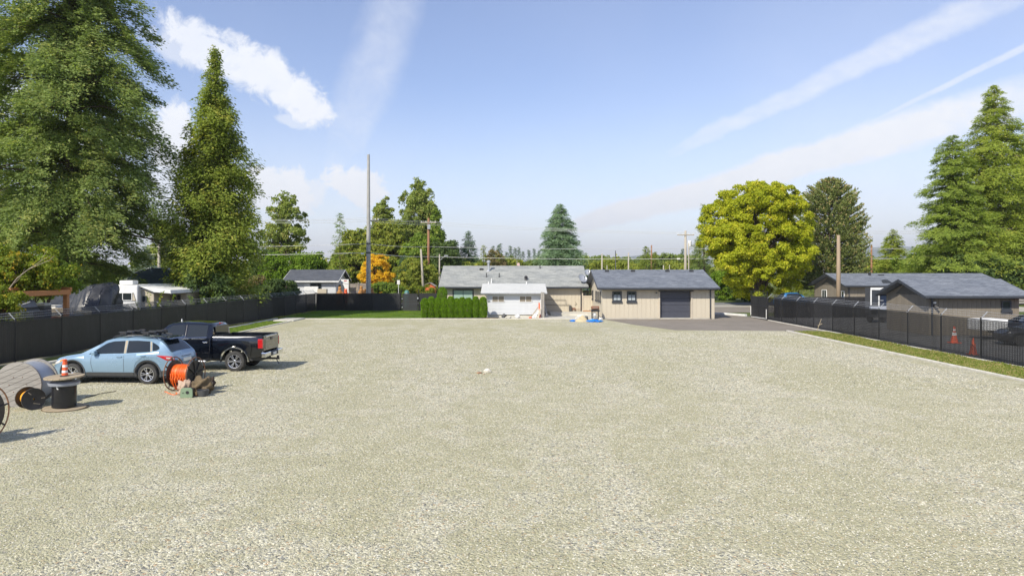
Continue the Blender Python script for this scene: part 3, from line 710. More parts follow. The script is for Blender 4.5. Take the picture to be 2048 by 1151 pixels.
def side_gate():
    t = thing('side_gate', 'tan boarded side gate between the house and the garage', 'gate', (6.98, 70.3, 0))
    n = 6
    for i in range(n): MB().box(.03+i*.145, .03+i*.145+.137, -.03, 0, .28, 1.75).build('gate_board', M['beige'], t, bevel=.005)
    MB().box(-.02, .93, -.06, -.03, 1.6, 1.72).box(-.02, .93, -.06, -.03, .3, .42).build('gate_rail', M['beige_flat'], t)
    MB().box(-.1, .0, -.05, .05, 0, 2.0).box(.92, 1.0, -.05, .05, 0, 2.0).build('gate_post', M['beige_flat'], t)
    MB().box(0, .92, -.02, .03, .2, .28).build('base_board', M['cedar_beam'], t)
side_gate()
def cover():
    t = thing('lean_to_roof', 'small pale lean-to roof behind the tan side gate', 'roof', (7.0, 73.0, 0))
    MB().box(-.1, .9, 0, 3, 2.18, 2.26).build('roof_sheet', M['glass_green'], t); MB().box(-.1, .9, .1, .2, 1.95, 2.1).build('beam', M['ply'], t)
    MB().box(-.05, .05, 0, .1, 0, 2.18).box(.8, .9, 0, .1, 0, 2.18).build('roof_post', M['ply'], t)
    MB().box(-.05, .85, 2.8, 2.9, 0, 1.9).build('back_panel', M['beige_flat'], t)
cover()

# --- white lap-sided extension
def extension():
    t = thing('extension', 'white lap-sided low extension with two sliding windows and a pale roof', 'extension')
    X0, X1, Y0, Y1 = -2.26, 2.60, 64.2, 70.45
    MB().box(X0+.02, X1-.02, Y0+.02, Y1, .25, 2.12).build('wall', M['shed'], t)
    MB().box(X0+.05, X1-.05, Y0+.08, Y1, -.03, .26).build('foundation', M['concrete'], t)
    n = 15; h = (2.12-.26)/n; p = None
    for i in range(n):
        if p is None:
            p = MB().prism([(0, 0), (-.035, .0), (-.012, h), (0, h)], X0, X1, 'x').build('siding_board', M['shed'], t); o = p
        else: o = p.copy(); C.objects.link(o); o.parent = t
        o.location = (0, Y0, .26+i*h)
    p = None
    for i in range(n):
        for xx, mir in ((X0, 1), (X1, -1)):
            o = MB().box(xx-.02, xx+.02, Y0, Y1, .262+i*h, .25+(i+1)*h).build('siding_board', M['shed'], t) if p is None else p.copy()
            if p is not None: C.objects.link(o); o.parent = t; o.location = (xx-X0, 0, i*h)
            else: p = o
    MB().box(X0-.03, X0+.08, Y0-.05, Y0+.02, .26, 2.1).box(X1-.08, X1+.03, Y0-.05, Y0+.02, .26, 2.1).build('corner_trim', M['white'], t)
    for px0, px1 in ((983.8, 1008.9), (1038.6, 1064)):
        window(t, GX(px0, Y0), GX(px1, Y0), Y0-.02, 1.36, 1.92, M['white'], M['blind'], 2, 1, .04, False)
    # roof: low front slope with softly broken ridge, sloping back to the house eave
    prof = [(63.75, 2.13), (63.75, 2.25), (67.0, 2.90), (67.35, 2.96), (67.9, 2.97), (68.3, 2.93), (70.6, 2.60), (70.6, 2.5), (67.7, 2.86), (63.9, 2.12)]
    MB().prism(prof, -2.79, 3.15, 'x').build('roof', M['shed_roof'], t, bevel=.03)
    MB().prism([(64.3, 2.1), (70.4, 2.1), (70.4, 2.5), (67.7, 2.83)], X1-.03, X1+.015, 'x').build('gable_wall', M['shed'], t)
    MB().prism([(64.3, 2.1), (70.4, 2.1), (70.4, 2.5), (67.7, 2.83)], X0-.015, X0+.03, 'x').build('gable_wall', M['shed'], t)
    MB().box(-2.8, 3.16, 63.62, 63.74, 2.10, 2.22).build('gutter', M['galv'], t, bevel=.03)
    MB().tube([(-2.35, 63.68, 2.12), (-2.35, 63.9, 1.95), (-2.2, 64.1, 1.7), (-2.2, 64.1, 1.45), (-2.0, 64.1, 1.5)], .04, 8).build('downpipe', M['galv'], t, smooth=True)
    for px, h_ in ((977, .02), (1053, .02)):
        MB().lathe([(.05, -.05), (.05, .3), (0, .32)], 8).build('vent_pipe', M['white'], t, smooth=True).location = (GX(px, 67.2), 67.2, 2.85)
extension()
tag(MB().box(2.56, 2.72, 63.46, 63.56, 0, 2.28).box(2.735, 2.87, 63.44, 63.54, 0, 2.26).build('white_post', M['weathered'], bevel=.008), 'pale upright timber post at the right corner of the white extension', 'post')

# --- neighbours on the right
def taupe_house(label, X0, X1, Y0, Y1, wx0, wx1, wy0, wy1, ze, zr, roof, bw, wins_side, wins_front, kind='building', base=0):
    t = thing('taupe_house' if kind == 'house' else 'taupe_outbuilding', label, kind); ym = (Y0+Y1)/2
    MB().box(wx0+.03, wx1, wy0+.03, wy1, base, ze-.12).build('wall', M['taupe'], t)
    boards(t, wx0, wx1, wy0+.03, base, ze-.2, bw, M['taupe'], jit=.004)
    zt = lambda y: ze-.1+(zr-ze)*(1-abs(y-ym)/((Y1-Y0)/2))-.1
    boards(t, wy0, wy1, wx0+.03, base, zt, bw, M['taupe'], normal=(-1, 0), jit=.004)
    MB().prism([(wy0, ze-.15), (wy1, ze-.15), (wy1, zt(wy1)), (ym, zt(ym)), (wy0, zt(wy0))], wx1-.05, wx1, 'x').build('gable_wall', M['taupe'], t)
    MB().prism([(ym-(wy1-wy0)*.26, ze+.02), (ym+(wy1-wy0)*.26, ze+.02), (ym, zt(ym)-.05)], wx0-.03, wx0-.004, 'x').build('gable_panel', M['taupe_dark'], t)
    gable_roof(t, X0, X1, Y0, Y1, ze, zr, roof, M['charcoal'])
    MB().box(X0, X1, Y0-.14, Y0-.035, ze-.16, ze-.04).build('gutter', M['charcoal'], t, bevel=.02)
    downpipe(t, wx0+.15, wy0, base, ze-.2, M['charcoal'])
    for x, w, z0, z1, fr in wins_front: window(t, x, x+w, wy0, z0, z1, M[fr], M['glass'], 1, 1, .08, True)
    for y, w, z0, z1, fr in wins_side: window(t, -w/2, w/2, 0, z0, z1, M[fr], M['glass'], 2, 1, .08, False, rot=(wx0, y, 0))
    return t
o1 = taupe_house('taupe board outbuilding with a low grey shingle gable roof behind the right fence', 26.05, 32.95, 45.1, 51.3, 26.6, 32.35, 45.6, 50.8, 2.52, 3.55, M['roof_dark'], .3, [], [(31.2, .62, 1.6, 2.2, 'charcoal')])
MB().lathe([(0, 0), (.08, .02), (.09, .12), (0, .16)], 10).build('flood_light', M['white'], o1).location = (26.9, 45.5, 2.0)
MB().tube([(26.85, 45.55, 1.9), (27.05, 45.3, 1.75)], .07, 8).build('flood_light', M['black_plastic'], o1)
o2 = taupe_house('long taupe house with a charcoal shingle roof behind the crossing fence', 35.9, 53.9, 77.1, 86.8, 36.45, 53.5, 77.7, 86.2, 2.62, 3.92, M['roof_dark'], .37, [(83.4, 1.3, .9, 2.05, 'white'), (79.0, 1.3, .9, 2.0, 'white')], [], 'house')
for px, w in ((1739, .1), (1762, .3)):
    MB().box(-w, w, -.15, .15, -.1, .35 if w < .2 else .12).build('roof_vent', M['black_plastic'], o2, bevel=.03).location = (GX(px, 81.2), 81.2, 3.68)
MB().prism([(-.8, 0), (.6, 0), (-.2, .5)], -.05, .9, 'y').build('roof_bracket', M['charcoal'], o2).location = (GX(1778, 78), 78, 2.75)
def porch():
    t = thing('white_cabinet_truck', 'white framed box body with two dark openings parked beside the taupe outbuilding', 'box truck', (GX(1741, 57), 57, 0))
    w = 1.55; f = MB()
    MB().box(0, w, .0, .9, .75, 2.75).build('box_body', M['clad'], t, bevel=.02)
    MB().box(-.01, w, -.06, 0, 2.60, 2.80).build('top_frame', M['white'], t, bevel=.02); MB().box(-.02, .07, -.06, 0, 1.4, 2.60).build('side_frame', M['white'], t)
    MB().box(.10, .60, -.03, 0, 1.55, 2.55).build('door_opening', M['charcoal'], t); MB().box(.78, w-.02, -.03, 0, 1.4, 2.2).build('door_opening', M['paint_navy'], t)
    MB().box(.60, .68, -.08, -.03, 1.35, 2.3).build('door_post', M['white'], t); MB().box(.56, .98, -.1, -.08, 1.75, 1.81).build('latch_bar', M['galv'], t); MB().box(.7, w, -.08, 0, 2.22, 2.32).build('cross_frame', M['white'], t)
    MB().box(-.1, w+.05, -.3, 0, 1.05, 1.32).build('tail_lift', M['plastic_wrap'], t, bevel=.03)
    for x in (.25, w-.25):
        MB().lathe([(.0, -.1), (.35, -.1), (.38, -.06), (.38, .06), (.35, .1), (0, .1)], 20, Matrix.Translation((x, .6, .38))@Matrix.Rotation(R(90), 4, 'Y')).build('wheel', M['tyre'], t, smooth=True)
    MB().box(.1, w-.1, .1, .9, .45, .75).build('chassis', M['clad'], t)
porch()

# --- white cottage behind the rear fence
def cottage():
    Y = 95
    t = thing('white_cottage', 'white cottage with a dark grey roof beyond the rear fence', 'house')
    x0, x1 = GX(566, 94), GX(672, 94)
    xr = GX(683.5, 97.3)
    ze, zr = 2.95, 4.42; Y0, Y1 = 93.6, 101.0
    MB().box(x0+1.2, x1-.1, Y0+.6, Y1-.6, 0, ze-.1).build('wall', M['shed'], t)
    boards(t, x0+1.2, x1-.1, Y0+.6, 0, ze-.1, 1.2, M['shed'])
    ym = (Y0+Y1)/2
    MB().prism([(Y0+.6, 0), (Y1-.6, 0), (Y1-.6, ze), (ym, zr-.25), (Y0+.6, ze)], x1-.12, x1-.04, 'x').build('gable_wall', M['shed'], t)
    gable_roof(t, x0, x1+.45, Y0, Y1, ze, zr, M['roof_char'], M['white'])
    window(t, GX(620, 94), GX(633, 94), Y0+.55, 1.9, 2.6, M['charcoal'], M['glass'], 1, 1, .06, False)
    window(t, GX(633.5, 94), GX(642, 94), Y0+.55, 1.7, 2.6, M['charcoal'], M['glass'], 1, 1, .06, False)
    o = window(t, -.5, .5, 0, 1.5, 2.4, M['charcoal'], M['glass'], 1, 1, .06, False); o.location = (x1+.0, 96.0, 0); o.rotation_euler = (0, 0, R(90))
    MB().box(-.6, .6, -.3, .3, .0, .9).build('air_conditioner', M['rv_beige'], t, bevel=.03).location = (GX(645, 93), 93, 1.0)
    MB().box(-.9, .9, -.2, .2, .0, 2.2).build('white_door_panel', M['white'], t, bevel=.03).location = (GX(623, 93.8), 93.8, 0)
cottage()

# ------------------------------------------------------------------ vegetation
def leafmesh(name, m, P, D, N, Ln, Wd, parent=None, kind=None):
    """n leaf-sized rhombic blades: start P, direction D, facing N, length Ln, width Wd (numpy)"""
    n = len(P); D = D/np.linalg.norm(D, axis=1, keepdims=True)
    S = np.cross(D, N); S /= (np.linalg.norm(S, axis=1, keepdims=True)+1e-9)
    Ln = np.asarray(Ln).reshape(-1, 1)*np.ones((n, 1)); Wd = np.asarray(Wd).reshape(-1, 1)*np.ones((n, 1))
    V4 = np.empty((n, 4, 3), np.float32)
    V4[:, 0] = P; V4[:, 1] = P+D*Ln*.45+S*Wd*.5; V4[:, 2] = P+D*Ln; V4[:, 3] = P+D*Ln*.45-S*Wd*.5
    me = bpy.data.meshes.new(name); me.vertices.add(4*n); me.loops.add(4*n); me.polygons.add(n)
    me.vertices.foreach_set('co', V4.ravel()); me.loops.foreach_set('vertex_index', np.arange(4*n, dtype=np.int32))
    me.polygons.foreach_set('loop_start', np.arange(0, 4*n, 4, dtype=np.int32)); me.update(calc_edges=True)
    me.materials.append(m); o = bpy.data.objects.new(name, me); C.objects.link(o); o.parent = parent
    if kind: o['kind'] = kind
    return o
def trunk_mesh(t, H, r, rng, m, limbs=(), lean=0, name='trunk'):
    mb = MB(); n = 9; pts = []; rs = []
    for i in range(n):
        s = i/(n-1); pts.append((lean*s*s+rng.normal(0, .03)*r*s*3, rng.normal(0, .03)*r*s*3, -.1+H*s)); rs.append(r*(1.25 if i == 0 else 1)*(1-s*.92)+.01)
    mb.tube(pts, rs, 9)
    for a, b, rr in limbs:
        a = Vector(a); b = Vector(b); mid = a.lerp(b, .5)+Vector((0, 0, .06*(b-a).length)); mb.tube([a, mid, b], [rr, rr*.65, rr*.2], 5, cap=False)
    return mb.build(name, m, t, smooth='all')
def conifer(label, x, y, H, Rm, z0, prof, nb, per_m, leaf, mat, seed, name='conifer', droop=.25, lift=.1, fan=.35, bark='bark', bare=0, group=None, cat='tree', hang=.15, tr=None, jag=.3, lean=0, tw=1.0, tl=1.0, wr=(.16, .3), sp=1.6, rag=.12):
    rng = np.random.RandomState(seed); t = thing(name, label, cat, (x, y, 0), group=group)
    P = []; D = []; Nn = []; LL = []; limbs = []
    for i in range(nb):
        s = ((i+rng.rand())/nb)**.92; z = z0+(H-z0)*s
        if s > .995: continue
        Lb = Rm*prof(s)*rng.uniform(1-jag, 1.12); az = i*2.39996+rng.normal(0, .35)
        Lb *= 1+rag*(.6*math.sin(az*2+z*.55+seed)+.5*math.sin(az*3-z*1.3+seed*2)+.3*math.sin(z*2.9+az))
        if rng.rand() < .07: Lb *= .55
        Lb = max(Lb, .15); dr = droop*rng.uniform(.5, 1.5); lf = lift*rng.uniform(.4, 1.5)
        dirv = np.array([math.cos(az), math.sin(az), 0]); lat = np.array([-dirv[1], dirv[0], 0])
        nt_ = max(2, int(per_m*Lb/13*tw)); ku = max(6, int(13/tw)); ut = rng.beta(1.5, 1.0, nt_)*.98+.04
        if Lb > 1.5: ut = np.maximum(ut, bare+.04)
        ot = rng.uniform(-1, 1, nt_); k = nt_*ku; u = np.repeat(ut, ku); off = np.repeat(ot, ku)
        wdt = fan*Lb*(np.sin(np.clip(u, 0, 1)*math.pi*.86)+.12)
        zz = z + Lb*(lf*np.sin(u*math.pi*.9) - dr*u**1.7) - np.repeat(rng.uniform(0, 1, nt_)**2, ku)*hang*(.3+Lb*.12) - np.abs(off)*wdt*.25
        p = dirv*(u*Lb)[:, None] + lat*(off*wdt)[:, None]; p[:, 2] += zz
        td = dirv*1.0 + lat*(np.sign(off)*rng.uniform(.4, 1.0, k))[:, None]; td[:, 2] -= .25
        step = np.tile(np.linspace(-.5, .5, ku), nt_)*min(1.5, .35+Lb*.16)*tl
        p += td*step[:, None] + rng.normal(0, (.045+.012*Lb)*sp, (k, 3)); p[:, 2] -= np.abs(step)*hang*.35
        p[:, 0] += lean*s*s
        dd = td + lat*(rng.choice([-1, 1], k)*rng.uniform(.3, 1.3, k))[:, None] + rng.normal(0, .3, (k, 3)); dd[:, 2] -= hang*.5*rng.rand(k)
        nn = np.tile([0, 0, .8], (k, 1)) + dirv*.75 + rng.normal(0, .5, (k, 3))
        P.append(p); D.append(dd); Nn.append(nn); LL.append(rng.uniform(.6, 1.35, k)*leaf*(.7+.3*min(1, Lb/(Rm*.4))))
        if Lb > .8: limbs.append(((lean*s*s, 0, z), (dirv[0]*Lb*.8, dirv[1]*Lb*.8, z+Lb*(lf*.6-dr*.7)), .012+.012*Lb))
    P = np.concatenate(P); D = np.concatenate(D); Nn = np.concatenate(Nn); LL = np.concatenate(LL)
    leafmesh('crown', mat, P, D, Nn, LL, LL*rng.uniform(*wr, len(LL)), t)
    trunk_mesh(t, H*.97, tr or H*.013+.05, rng, M[bark], limbs, lean)
    return t
def broadleaf(label, x, y, H, Rx, Ry, zc0, nc, per, rc, leaf, mat, seed, name='broadleaf_tree', bark='bark', group=None, cat='tree', flat=.7, shape=1.0, tr=None, trunk_h=None, gap=.0, top=1.0, lk=1.0):
    """crown from zc0 to H: clumps set through an uneven ovoid, leaves on the clumps' upper and outer sides"""
    rng = np.random.RandomState(seed); t = thing(name, label, cat, (x, y, 0), group=group)
    cz = (zc0+H)/2; hz = (H-zc0)/2; P = []; D = []; Nn = []; limbs = []
    k1, k2, k3 = rng.uniform(0, 6.28, 3)
    for i in range(nc):
        v = rng.normal(0, 1, 3); v /= np.linalg.norm(v); az = math.atan2(v[1], v[0])
        lump = 1+lk*(.12*math.sin(3*az+k1+2*v[2])+.10*math.sin(5*az+k2-3*v[2])+.08*math.sin(7*v[2]+k3))
        rad = rng.uniform(.25, 1)**.5*lump; w = (1-max(v[2], 0)*.0)*(1-(1-top)*max(0, v[2]))
        v2 = min(v[2], .93); c = np.array([v[0]*Rx*rad*w, v[1]*Ry*rad*w, v2*hz*min(rad, 1.02)*shape]); r = rc*rng.uniform(.55, 1.25)
        c *= (1-.6*r/max(Rx, .1)) if Rx > r else 1
        out = c/(np.linalg.norm(c)+1e-6)
        k = int(per*rng.uniform(.6, 1.3)); q = rng.normal(0, 1, (k, 3)); q /= np.linalg.norm(q, axis=1, keepdims=True)
        q = q + out*.35 + np.array([0, 0, .3]); q /= np.linalg.norm(q, axis=1, keepdims=True)
        rr = r*rng.uniform(.45, 1.05, (k, 1)); pos = q*rr*np.array([1, 1, flat])+c; pos[:, 2] += cz
        nn = q*.7+rng.normal(0, .55, (k, 3))+np.array([0, 0, .35])
        dd = np.cross(nn, rng.normal(0, 1, (k, 3))); dd[:, 2] -= .25
        P.append(pos); D.append(dd); Nn.append(nn)
        if i % 5 == 0: limbs.append(((0, 0, max(zc0*.6, .3)+rng.uniform(0, hz*.8)), (c[0]*.8, c[1]*.8, c[2]*.8+cz), .02+.012*Rx))
    P = np.concatenate(P); D = np.concatenate(D); Nn = np.concatenate(Nn)
    P[:, 2] = np.maximum(P[:, 2], .05)
    LL = rng.uniform(.6, 1.3, len(P))*leaf
    leafmesh('crown' if cat == 'tree' else 'foliage', mat, P, D, Nn, LL, LL*rng.uniform(.55, .9, len(P)), t)
    trunk_mesh(t, trunk_h or cz+hz*.4, tr or H*.018+.03, rng, M[bark], limbs, name='trunk' if cat == 'tree' else 'stem')
    return t
F = {}
F['fir'] = foliage('fir_needles', (.12, .18, .055), (.33, .41, .12), (.42, .42, .13), .15, .45, .25)
F['hemfir'] = foliage('fresh_fir_needles', (.16, .23, .04), (.37, .45, .08), None, 0, .45, .3)
F['fir_blue'] = foliage('bluish_fir_needles', (.07, .12, .07), (.17, .26, .14), None, 0, .35, .3)
F['cedar'] = foliage('cedar_sprays', (.13, .19, .03), (.35, .41, .07), (.44, .40, .08), .14, .45, .3)
F['spruce'] = foliage('spruce_needles', (.13, .22, .12), (.31, .42, .24), None, 0, .38, .5)
F['bluespruce'] = foliage('pale_spruce_needles', (.14, .2, .15), (.3, .36, .27), None, 0, .2, .8)
F['hemlock'] = foliage('hemlock_sprays', (.18, .25, .035), (.42, .48, .075), (.48, .46, .1), .12, .45, .3)
F['maple'] = foliage('yellow_green_leaves', (.27, .32, .015), (.54, .56, .035), (.66, .58, .05), .15, .45, .35)
F['maple2'] = foliage('autumn_maple_leaves', (.09, .15, .015), (.3, .35, .035), (.62, .40, .05), .12, .42, .5)
F['poplar'] = foliage('poplar_leaves', (.14, .2, .045), (.36, .42, .10), (.48, .44, .13), .14, .45, .3)
F['green'] = foliage('green_leaves', (.11, .19, .03), (.30, .40, .06), (.4, .4, .08), .12, .45, .4)
F['bright'] = foliage('bright_green_leaves', (.09, .17, .012), (.23, .35, .03), None, 0, .4, .5)
F['dark'] = foliage('dark_leaves', (.05, .09, .03), (.14, .2, .05), None, 0, .35, .4)
F['gold'] = foliage('golden_leaves', (.62, .40, .025), (.92, .66, .045), (.7, .36, .03), .14, .4, .6)
F['olive'] = foliage('olive_leaves', (.17, .22, .035), (.38, .42, .07), (.48, .44, .08), .15, .45, .4)
F['tanleaf'] = foliage('tan_leaves', (.2, .15, .07), (.38, .3, .14), (.15, .16, .04), .3, .3, .6)
F['hedge'] = foliage('hedge_sprays', (.09, .18, .01), (.25, .42, .02), None, 0, .4, 2.5)
F['monkey'] = foliage('monkey_puzzle_scales', (.12, .155, .05), (.31, .35, .11), None, 0, .3, .4)
F['monkeytip'] = foliage('monkey_puzzle_tips', (.34, .25, .1), (.48, .38, .18), None, 0, .2, .8)
F['farmix'] = foliage('far_green', (.12, .18, .05), (.26, .32, .08), (.34, .32, .09), .12, .4, .08)
F['grass'] = foliage('grass_blades', (.11, .17, .022), (.24, .28, .05), (.40, .33, .14), .26, .3, 1.2)

def fprof(s):      # big fir: nearly even width, then a slow taper
    return min(1, .62+1.0*s)*(1-max(0, (s-.3)/.7)**1.35) if s < 1 else 0
firp = lambda s: (.72+.28*min(1, s/.25))*(1-s)**.62
# left background giants
conifer('giant dark fir filling the upper left corner behind the left fence', GX(141, 58), 58, 36, 9.5, 4.9, lambda s: (.86+.14*min(1, s/.2))*(1-s)**.42, 165, 380, .30, F['fir'], 11, name='fir_tree', droop=.42, lift=.26, fan=.2, bare=.04, hang=.5, tr=.6, jag=.34, tw=.3, tl=.8, sp=1.35, wr=(.24, .42), rag=.13)
conifer('second fir at the far left edge of the photo behind the giant one', GX(-70, 66), 66, 33, 8, 4.5, lambda s: (1-s)**.5, 200, 80, .46, F['fir'], 12, name='fir_tree', droop=.3, fan=.24, hang=.4, tr=.5, jag=.4, tw=.34, sp=1.7, wr=(.2, .36))
conifer('tall narrow yellow green cedar standing alone right of the giant fir', GX(430, 60), 60, 22.9, 4.1, 1.8, lambda s: (.84+.16*min(1, s/.2))*max(0, 1-((s-.12)/.88 if s > .12 else 0)**1.45)*(1 if s < .9 else .9), 300, 165, .27, F['cedar'], 13, name='cedar_tree', droop=.1, lift=.3, fan=.3, hang=1.1, tr=.36, jag=.42, tw=.4, tl=.7, sp=3.2, wr=(.3, .55), rag=.2)
# low skirt of the cedar
broadleaf('dark low bush at the foot of the tall cedar', GX(410, 57), 57, 4.6, 2.6, 1.6, .6, 40, 150, .7, .22, F['dark'], 14, name='bush', cat='bush', tr=.06)
broadleaf('yellow and green maple leaning over the near end of the left fence', GX(30, 36.5), 36.5, 5.3, 2.9, 2.0, 2.6, 150, 150, .42, .14, F['maple2'], 15, name='maple_tree', tr=.09)
broadleaf('leafy green vine bush over the near left fence below the maple', GX(-6, 33.2), 33.0, 3.5, 1.55, 1.2, .9, 130, 140, .36, .11, F['maple2'], 16, name='vine_bush', cat='bush', tr=.04)
broadleaf('small green maple behind the cedar beam pergola', GX(95, 42), 42, 4.9, 2.0, 1.6, 2.6, 50, 200, .6, .16, F['green'], 17, name='maple_tree', tr=.08)
broadleaf('low green bush between the fir trunk and the black tarp', GX(120, 58), 55, 5.0, 2.4, 2.0, 2.2, 50, 160, .7, .2, F['green'], 18, name='bush', cat='bush', tr=.06)
def bare_branch():
    g = lambda px, py, Y=34.0: (GX(px, Y), Y, GZ(py, Y))
    mb = MB().tube([g(2, 605), g(14, 583), g(34, 556), g(56, 539), g(80, 523), g(94, 500)], [.035, .03, .026, .018, .012, .005], 6)
    mb.tube([g(56, 539), g(82, 527), g(100, 520), g(110, 510)], [.018, .014, .01, .005], 5).tube([g(80, 523), g(92, 516), g(103, 509)], [.01, .007, .003], 5).tube([g(20, 573), g(38, 558), g(50, 537)], [.014, .01, .004], 5)
    mb.tube([g(2, 605), (GX(-8, 34), 34, .0)], .04, 6)
    tag(mb.build('bare_branch', M['bark_pale'], smooth='all'), 'bare pale branch slanting across the maple at the left edge', 'branch')
bare_branch()
# mid distance, left to centre
conifer('pale blue spruce seen between the giant fir and the tall cedar', GX(288, 88), 88, 7.4, 2.6, .5, lambda s: (1-s)**.7, 120, 80, .32, F['bluespruce'], 21, name='spruce_tree', tr=.15)
broadleaf('tall loose green tree between the giant fir and the tall cedar', GX(345, 112), 112, 13.0, 4.2, 3, 1.5, 90, 120, 1.1, .42, F['poplar'], 22)
broadleaf('dark tall alder with a ragged crown behind the white cottage', GX(572, 118), 118, 18, 4.1, 3.4, 4.5, 190, 80, .75, .36, F['poplar'], 23, name='alder_tree', top=.55, lk=1.5, flat=.9)
broadleaf('thin bare twiggy dark tree just right of the tall cedar', GX(522, 105), 105, 10.0, 2.0, 2.0, 1.5, 46, 60, .9, .3, F['dark'], 24, name='twiggy_tree')
broadleaf('bright green small tree left of the white cottage roof', GX(551, 98), 98, 7.4, 2.1, 2, .8, 60, 170, .8, .3, F['bright'], 25)
broadleaf('bright green wide tree right behind the white cottage roof', GX(618, 106), 106, 7.9, 2.9, 2.4, 1.6, 70, 170, .95, .32, F['bright'], 26)
broadleaf('tan autumn bush just past the tall cedar by the fence', GX(512, 84), 84, 4.4, 1.8, 1.4, .4, 40, 140, .6, .25, F['tanleaf'], 27, name='bush', cat='bush')
broadleaf('dark green bush over the rear corner of the left fence', GX(560, 82), 82, 3.4, 2.6, 1.4, .2, 60, 150, .7, .24, F['dark'], 28, name='bush', cat='bush')
conifer('slender young birch-like tree with thin branches left of the steel pole', GX(680, 104), 104, 12.8, 1.7, 3.0, lambda s: (1-s)**.6, 90, 34, .32, F['green'], 29, name='slender_tree', droop=-.1, lift=.3, tr=.1)
broadleaf('tall poplar crown rising highest behind the utility poles', GX(836, 128), 128, 21.6, 4.1, 3.6, 4.5, 300, 100, .75, .36, F['poplar'], 31, name='poplar_tree', bark='bark_pale', top=.5, flat=1.3, lk=1.4)
broadleaf('second poplar with a browner top left of the highest poplar', GX(768, 130), 130, 18.6, 3.0, 2.8, 4, 190, 90, .7, .36, F['poplar'], 32, name='poplar_tree', bark='bark_pale', top=.5)
broadleaf('narrow dark poplar at the right shoulder of the highest poplar', GX(872, 126), 126, 17.4, 1.5, 1.5, 4, 90, 80, .6, .34, F['green'], 33, name='poplar_tree', top=.5)
broadleaf('broad olive green tree left behind the golden tree', GX(712, 124), 124, 11.8, 4.2, 3, .8, 230, 90, .75, .36, F['olive'], 34)
broadleaf('wide leafy tree mass behind the steel pole', GX(775, 122), 122, 13.6, 4.8, 3.4, .8, 260, 100, .8, .36, F['olive'], 35)
broadleaf('olive green tree behind the brown wooden pole', GX(845, 116), 116, 11.4, 3.8, 3, .6, 220, 90, .75, .34, F['green'], 36)
broadleaf('leafy tree filling the gap left of the red brown pole', GX(808, 127), 127, 14.6, 4.2, 3.2, .8, 240, 95, .8, .34, F['poplar'], 301)
broadleaf('pale green tree between slender tree and steel pole', GX(715, 130), 130, 12.8, 3.2, 3, .8, 170, 90, .75, .34, F['poplar'], 302)
broadleaf('rounded golden orange tree behind the steel pole', GX(753, 104), 104, 6.9, 2.8, 2.3, .3, 190, 130, .42, .18, F['gold'], 37, name='golden_tree')
conifer('small dark fir right of the golden tree', GX(806, 108), 108, 6.6, 1.9, .3, lambda s: (1-s)**.8, 80, 40, .34, F['fir_blue'], 38, name='fir_tree')
broadleaf('large olive shrub behind the yard gate', GX(835, 100), 100, 6.4, 3.2, 2.2, .2, 200, 110, .55, .22, F['olive'], 39, name='shrub', cat='shrub')
broadleaf('yellow green low shrub right of the green barrel', GX(845, 90), 90, 2.6, 1.6, 1.1, .1, 50, 170, .45, .18, F['maple2'], 40, name='shrub', cat='shrub')
broadleaf('low green shrub beyond the rear fence right of the steel pole', GX(770, 96), 96, 2.8, 2.6, 1.2, .1, 60, 160, .6, .22, F['green'], 41, name='shrub', cat='shrub')
broadleaf('dark rounded tree directly left of the house roof', GX(893, 112), 112, 10.6, 2.5, 2.4, .5, 80, 170, .95, .34, F['dark'], 42)
conifer('blue green spruce above the left end of the house roof', GX(937, 135), 135, 12.0, 2.9, 1, lambda s: (1-s)**.62, 130, 60, .42, F['fir_blue'], 43, name='spruce_tree')
conifer('broad blue green spruce behind the middle of the house roof', GX(1120, 128), 128, 16.4, 6.0, .6, lambda s: (1-s)**.66, 250, 80, .42, F['spruce'], 44, name='spruce_tree', droop=.12, lift=.22, fan=.28, hang=.3, tr=.3, jag=.32)
conifer('small brownish green cedar above the house roof vents', GX(967, 118), 118, 8.6, 1.2, .5, lambda s: (1-s)**.7, 90, 60, .3, F['cedar'], 45, name='cedar_tree')
broadleaf('scruffy olive tree with bare twigs above the house flue', GX(992, 122), 122, 8.8, 2.0, 1.6, 3, 40, 80, .8, .3, F['tanleaf'], 46)
